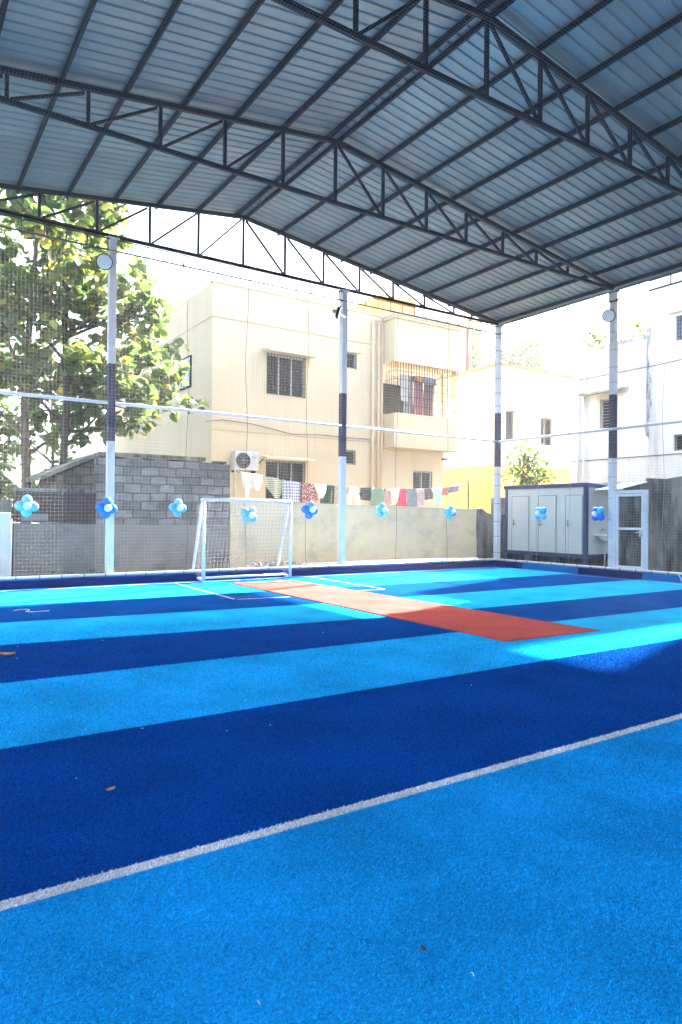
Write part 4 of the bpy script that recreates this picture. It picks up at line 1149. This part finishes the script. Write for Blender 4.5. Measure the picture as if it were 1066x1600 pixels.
# blue corrugated sheet awning beside the cabin
b = MB(); vs = []
for i in range(29):
    y = 11.72 + i * .03
    z = .02 * (i % 4 in (1, 2))
    vs += [(17.15, y, 2.30 + z), (18.55, y, 2.56 + z)]
b.add(vs, [(2*i, 2*i + 1, 2*i + 3, 2*i + 2) for i in range(28)])
o = b.build('awning', mat('pale_blue_sheet', (.50, .68, .76), .5, .05, 3)); sm = o.modifiers.new('thickness', 'SOLIDIFY'); sm.thickness = .006
tag(o, 'pale blue corrugated awning between the cabin and the dark wall', 'awning')
b = MB(); b.box((18.9, 12.0, 2.45), (21.5, 15.2, 2.60)); b.box((19.0, 12.2, -.02), (21.4, 15.1, 2.448), 1)
tag(b.build('lean_to', [mat('brown_roof_sheet', (.30, .25, .20), .9, .2, 3), WALLW]), 'low lean-to with a brown roof behind the toilet cabin', 'shed')

# ------------------------------------------------------------------ trees
def leaf_cloud(name, pts, dirs, size, m, parent, seed, droop=.5, wide=.62, seg=4):
    """one leaf blade per point: bent oval with a midrib fold"""
    r = np.random.default_rng(seed)
    n = len(pts); P = np.array(pts); D = np.array(dirs)
    D = D + r.normal(0, .45, D.shape); D[:, 2] -= droop * r.random(n)
    D /= np.linalg.norm(D, axis=1)[:, None] + 1e-9
    upr = np.array([0, 0, 1.]) + r.normal(0, .45, (n, 3))
    S = np.cross(D, upr); S /= np.linalg.norm(S, axis=1)[:, None] + 1e-9
    Nn = np.cross(S, D)
    L = size * (.55 + .75 * r.random(n))
    t = np.linspace(0, 1, seg + 1)
    wprof = np.sin(np.pi * np.clip(t * .93 + .05, 0, 1)) ** .75 * wide * .5
    curl = -.32 * r.random(n)
    V = np.zeros((n, seg + 1, 3, 3))
    for i, tt in enumerate(t):
        mid = P + D * (L * tt)[:, None] + Nn * (curl * L * tt * tt)[:, None]
        off = S * (L * wprof[i])[:, None]
        fold = Nn * (L * wprof[i] * .28)[:, None]
        V[:, i, 0] = mid - off + fold; V[:, i, 1] = mid; V[:, i, 2] = mid + off + fold
    k = (seg + 1) * 3
    base = (np.arange(n) * k)[:, None]
    q = []
    for i in range(seg):
        for j in (0, 1):
            q.append([i*3 + j, i*3 + j + 1, (i+1)*3 + j + 1, (i+1)*3 + j])
    F = (base[:, :, None] + np.array(q)[None]).reshape(-1, 4)
    me = bpy.data.meshes.new(name)
    vs = V.reshape(-1, 3)
    me.vertices.add(len(vs)); me.loops.add(F.size); me.polygons.add(len(F))
    me.vertices.foreach_set('co', vs.reshape(-1)); me.loops.foreach_set('vertex_index', F.reshape(-1).astype(np.int32))
    me.polygons.foreach_set('loop_start', np.arange(0, F.size, 4, dtype=np.int32))
    me.update(calc_edges=True)
    return link_mesh(name, me, m, parent)

def grow(rnd, start, d, length, r0, depth, out, tips, wob=.25, rise=.1):
    """a wobbling branch; children leave from its upper part; leaf points gather on thin wood"""
    pts = [Vector(start)]; d = Vector(d).normalized(); n = max(4, int(length / .28))
    rs = [r0]
    for i in range(n):
        d = (d + Vector((rnd.gauss(0, wob), rnd.gauss(0, wob), rnd.gauss(0, wob * .7) + rise)) * .35).normalized()
        pts.append(pts[-1] + d * (length / n)); rs.append(max(r0 * (1 - .8 * (i + 1) / n), .006))
    out.append((pts, rs))
    if depth == 0:
        for i in range(1, len(pts)):
            for _ in range(2):
                tips.append((pts[i], (pts[i] - pts[i-1]).normalized()))
        return
    nk = max(2, int(length * 2.4))
    for k in range(nk):
        t = .25 + .75 * (k + rnd.random()) / nk
        i = min(int(t * n), n - 1)
        dd = (pts[i + 1] - pts[i]).normalized()
        a = Vector((rnd.gauss(0, 1), rnd.gauss(0, 1), rnd.gauss(.25, .5))).normalized()
        nd = (dd * .7 + a * .85).normalized()
        grow(rnd, pts[i], nd, length * rnd.uniform(.30, .48) if depth > 1 else rnd.uniform(.45, .95), rs[i] * .5, depth - 1, out, tips, wob, rise)

def tree(name, label, base, trunk, r0, limbs, seed, bark, leafm, size, group='trees behind the back fence', leaves_per=5, droop=.6, wide=.62, spread=.09):
    t = empty(name, base, label, 'tree', group)
    rnd = random.Random(seed)
    out, tips = [], []
    tp = [Vector(p) for p in trunk]
    rs = [r0 * (1 - .72 * i / (len(tp) - 1)) for i in range(len(tp))]
    b = MB(); b.tube(tp, rs, 12); b.build('trunk', bark, t, smooth=True)
    for p, d, L, r in limbs:
        grow(rnd, p, d, L, r, 2, out, tips)
    b = MB()
    for pts, q in out: b.tube(pts, q, 6 if q[0] > .03 else 4, cap=False)
    b.build('branches', bark, t, smooth=True)
    P, D = [], []
    for p, d in tips:
        for _ in range(leaves_per):
            if rnd.random() < .8:
                P.append((p.x + rnd.gauss(0, spread), p.y + rnd.gauss(0, spread), p.z + rnd.gauss(0, spread)))
                a = Vector((rnd.gauss(0, 1), rnd.gauss(0, 1), rnd.gauss(0, .5)))
                q = (d * .5 + a).normalized(); D.append(tuple(q))
    leaf_cloud('crown', P, D, size, leafm, t, seed, droop, wide)
    return t, len(P)
def limbset(rnd, tp, n, z0, reach, bias=(0, 0, 0)):
    L = []
    for k in range(n):
        z = z0 + (tp[-1][2] - z0) * (k + .3 * rnd.random()) / n
        i = max(j for j in range(len(tp)) if tp[j][2] <= z) if z > tp[0][2] else 0
        i = min(i, len(tp) - 2)
        f = (z - tp[i][2]) / (tp[i+1][2] - tp[i][2])
        p = Vector(tp[i]).lerp(Vector(tp[i+1]), f)
        a = k * 2.4 + rnd.random() * .8
        d = Vector((math.cos(a), math.sin(a) * .8, .35 + .45 * rnd.random())) + Vector(bias)
        L.append((p, d, reach * rnd.uniform(.7, 1.15), .055))
    L.append((Vector(tp[-1]), Vector((.1, 0, 1)), reach * .8, .05))
    return L
rt_ = random.Random(3)
tp1 = [(3.0, 19.3, -.03), (3.02, 19.3, 2.0), (2.95, 19.3, 4.2), (3.05, 19.35, 6.4), (3.2, 19.3, 8.6), (3.1, 19.3, 10.2)]
l1 = limbset(rt_, tp1, 15, 3.0, 2.5)
tree('teak_tree', 'large leaved tree with a thick brown trunk at the left, behind the brick wall', (3.0, 19.3, 0), tp1, .14, l1, 21, BARK, LEAF, .275, leaves_per=3, droop=.9, wide=.80)
tp2 = [(3.75, 18.7, -.03), (3.78, 18.7, 2.2), (3.85, 18.7, 4.4), (3.80, 18.75, 6.4), (3.95, 18.7, 8.6), (4.0, 18.7, 9.8)]
l2 = limbset(rt_, tp2, 12, 3.1, 2.1, (.12, 0, 0))
l2 += [(Vector((3.85, 18.7, 4.0)), Vector((1, .15, .28)), 3.2, .06), (Vector((3.83, 18.7, 3.6)), Vector((1, .1, .10)), 3.4, .05), (Vector((3.8, 18.7, 5.2)), Vector((1, .2, .35)), 2.9, .055), (Vector((3.85, 18.7, 6.2)), Vector((1, 0, .35)), 2.5, .05)]
tree('teak_tree', 'large leaved tree with a dark slim trunk, reaching towards the cream house', (3.75, 18.7, 0), tp2, .12, l2, 22, BARKD, LEAF, .275, leaves_per=3, droop=.9, wide=.80)
tp3 = [(.6, 20.6, -.03), (.65, 20.6, 3), (.5, 20.6, 6), (.7, 20.6, 9.5)]
l3 = limbset(rt_, tp3, 11, 2.2, 2.6)
tree('teak_tree', 'leafy tree half outside the left edge, behind the bluish white wall', (.6, 20.6, 0), tp3, .13, l3, 23, BARK, LEAF, .275, leaves_per=3, droop=.9, wide=.80)
# brighter greenery further back
for i, (x, y, h, lab) in enumerate(((2.6, 27, 5.5, 'sunny bushy tree glimpsed low between the two teak trunks'), (5.6, 30, 6.5, 'sunny bushy tree behind the left side of the cream house'), (-1.5, 26, 6.5, 'sunny bushy tree far left behind the teak trees'))):
    tp = [(x, y, -.03), (x + .1, y, h * .4), (x, y, h)]
    tree('bushy_tree', lab, (x, y, 0), tp, .12, limbset(rt_, tp, 9, .8, 2.0), 40 + i, BARK, LEAFF, .22, 'bushy trees further back', 4)
# trees over the yellow house
for i, (x, y, h, rc_, lab) in enumerate(((40.5, 42, 15.2, 2.5, 'round grey green tree rising over the yellow house roof left of the corner post'), (45.5, 40, 14.8, 2.2, 'pale green tree rising over the yellow house roof right of the corner post'), (52.5, 41, 13.6, 1.7, 'low green treetop over the far end of the yellow house roof'))):
    tp = [(x, y, -.03), (x + .2, y, h * .5), (x, y, h)]
    tree('distant_tree', lab, (x, y, 0), tp, .2, limbset(rt_, tp, 16, h * .62, rc_ * 1.15), 50 + i, BARK, LEAFF, .20, 'treetops over the yellow house', 12, spread=.38)
# bush behind the cabin
tp = [(21.6, 18.9, -.03), (21.65, 18.9, 2.2), (21.6, 18.9, 3.6)]
tree('bush', 'leafy bush growing up behind the toilet cabin roof', (21.6, 18.9, 0), tp, .05, limbset(rt_, tp, 9, 2.2, .75), 61, BARK, LEAFF, .17, None, 4)
# pot plants on the white house terrace
for i, (y, h, lab) in enumerate(((17.85, .95, 'tall potted plant at the left end of the white house terrace'), (17.3, .6, 'small potted plant on the white house terrace parapet, left of the fence post'), (15.95, 1.1, 'potted plant on the white house terrace, right of the fence post'))):
    x = 24.5
    t = empty('pot_plant', (x, y, 7.4), lab, 'plant', 'potted plants on the white house terrace')
    MB().lathe((x, y, 7.41), (0, 0, 1), [(0, .14), (.7, .20), (.95, .22)], 14).build('pot', mat('pot_blue%d' % i, ((.12, .25, .42) if i == 2 else (.45, .25, .18)), .7, .1, 3), t)
    rnd = random.Random(70 + i); out, tips = [], []
    for k in range(5): grow(rnd, (x, y, 8.3), (rnd.gauss(0, .5), rnd.gauss(0, .5), 1), h, .014, 1, out, tips)
    b = MB()
    for pts, q in out: b.tube(pts, q, 4, cap=False)
    b.build('stem', BARK, t)
    P = [tuple(p) for p, d in tips for _ in range(2)]; D = [(rnd.gauss(0, 1), rnd.gauss(0, 1), rnd.gauss(.2, .5)) for _ in P]
    leaf_cloud('foliage', P, D, .16, LEAFF, t, 80 + i)
# weeds behind the left fence
wp, wd_ = [], []
for i in range(260):
    x = rt_.uniform(2.6, 5.4); wp.append((x, 15.6 + rt_.random() * .5, rt_.random() * .16)); wd_.append((rt_.gauss(0, 1), rt_.gauss(0, 1), .8))
wo_ = leaf_cloud('weeds', wp, wd_, .09, LEAF, None, 90, 0)
tag(wo_, 'low weeds at the foot of the grey wall behind the fence', 'weeds', kind='stuff')

# ------------------------------------------------------------------ litter on the turf
LEAFDRY = mat('dry_leaf', (.36, .20, .09), .8, .3, 30)
def dry_leaf(x, y, s, rz, label, m=LEAFDRY):
    b = MB(); vs = []; n = 7
    for i in range(n + 1):
        t = i / n; wv = math.sin(math.pi * min(t * .95 + .03, 1)) * .32
        for j in (-1, 0, 1):
            lx, ly = (t - .5) * s, j * wv * s
            z = .014 + .12 * s * abs(j) + .10 * s * (t - .5) ** 2 * 4
            vs.append((x + lx * math.cos(rz) - ly * math.sin(rz), y + lx * math.sin(rz) + ly * math.cos(rz), z))
    b.add(vs, [(i*3 + j, (i+1)*3 + j, (i+1)*3 + j + 1, i*3 + j + 1) for i in range(n) for j in (0, 1)])
    o = b.build('dry_leaf', m, smooth=True); sm = o.modifiers.new('thickness', 'SOLIDIFY'); sm.thickness = .002
    return tag(o, label, 'leaf', 'dry leaves on the turf')
dry_leaf(1.06, 7.85, .17, -.5, 'curled tan leaf on the dark stripe at the left edge')
dry_leaf(1.02, 3.75, .055, .4, 'small brown leaf on the wide navy stripe')
dry_leaf(1.55, 1.80, .028, 1.2, 'small dark leaf on the light blue turf in front', mat('dark_leaf', (.05, .06, .05), .9, .2, 20))
b = MB(); b.tube([(1.62, 11.38, .012), (1.70, 11.46, .014), (1.79, 11.47, .014), (1.84, 11.40, .014), (1.82, 11.30, .014), (1.76, 11.20, .014), (1.80, 11.13, .014), (1.92, 11.11, .013), (2.08, 11.13, .012)], .006, 6)
tag(b.build('string', mat('yellow_string', (.55, .55, .35), .8, .1, 5)), 'short pale string curled on the dark stripe at the far left', 'string')
b = MB(); b.tube([(15.40, 8.95, .20), (15.34, 8.85, .12), (15.25, 8.75, .02), (15.22, 8.5, .015), (15.25, 8.2, .02), (15.36, 8.05, .15), (15.42, 7.9, .2)], .010, 6)
tag(b.build('cord', WHITE), 'pale cord looping off the kerb at the right edge', 'cord')
rl = random.Random(12)
lm = mat('pale_litter', (.55, .55, .5), .9, .2, 30)
ft = MB()
for i in range(22):
    a = YAW + rl.uniform(-.5, .5); r_ = rl.uniform(1.9, 9)
    x, y = r_ * math.sin(a), r_ * math.cos(a); q = rl.random() * 6.28; s = rl.uniform(.006, .022)
    ft.tube([(x, y, .013), (x + s * .5 * math.cos(q), y + s * .5 * math.sin(q), .018), (x + s * math.cos(q + .15), y + s * math.sin(q + .15), .013)], .0011 + .0005 * r_ / 3, 4)
tag(ft.build('fibre_scraps', lm), 'tiny pale scraps of fibre scattered on the turf', 'litter', kind='stuff')

# ------------------------------------------------------------------ thin hazy volume added to mimic lens glare
hz_m = bpy.data.materials.new('pale_glare_haze'); hz_m.use_nodes = True
ht_ = hz_m.node_tree; ht_.nodes.remove(ht_.nodes['Principled BSDF'])
pv = ht_.nodes.new('ShaderNodeVolumePrincipled')
pv.inputs['Density'].default_value = .0012
pv.inputs['Color'].default_value = (.97, .98, 1, 1)
pv.inputs['Anisotropy'].default_value = .35
ht_.links.new(pv.outputs[0], ht_.nodes['Material Output'].inputs['Volume'])
hzb = MB(); hzb.box((-62, -62, -1.03), (112, 112, 21))
tag(hzb.build('glare_haze', hz_m), 'thin hazy volume added to mimic lens glare over the background', 'glare_haze', kind='stuff')
sc.cycles.volume_bounces = 1
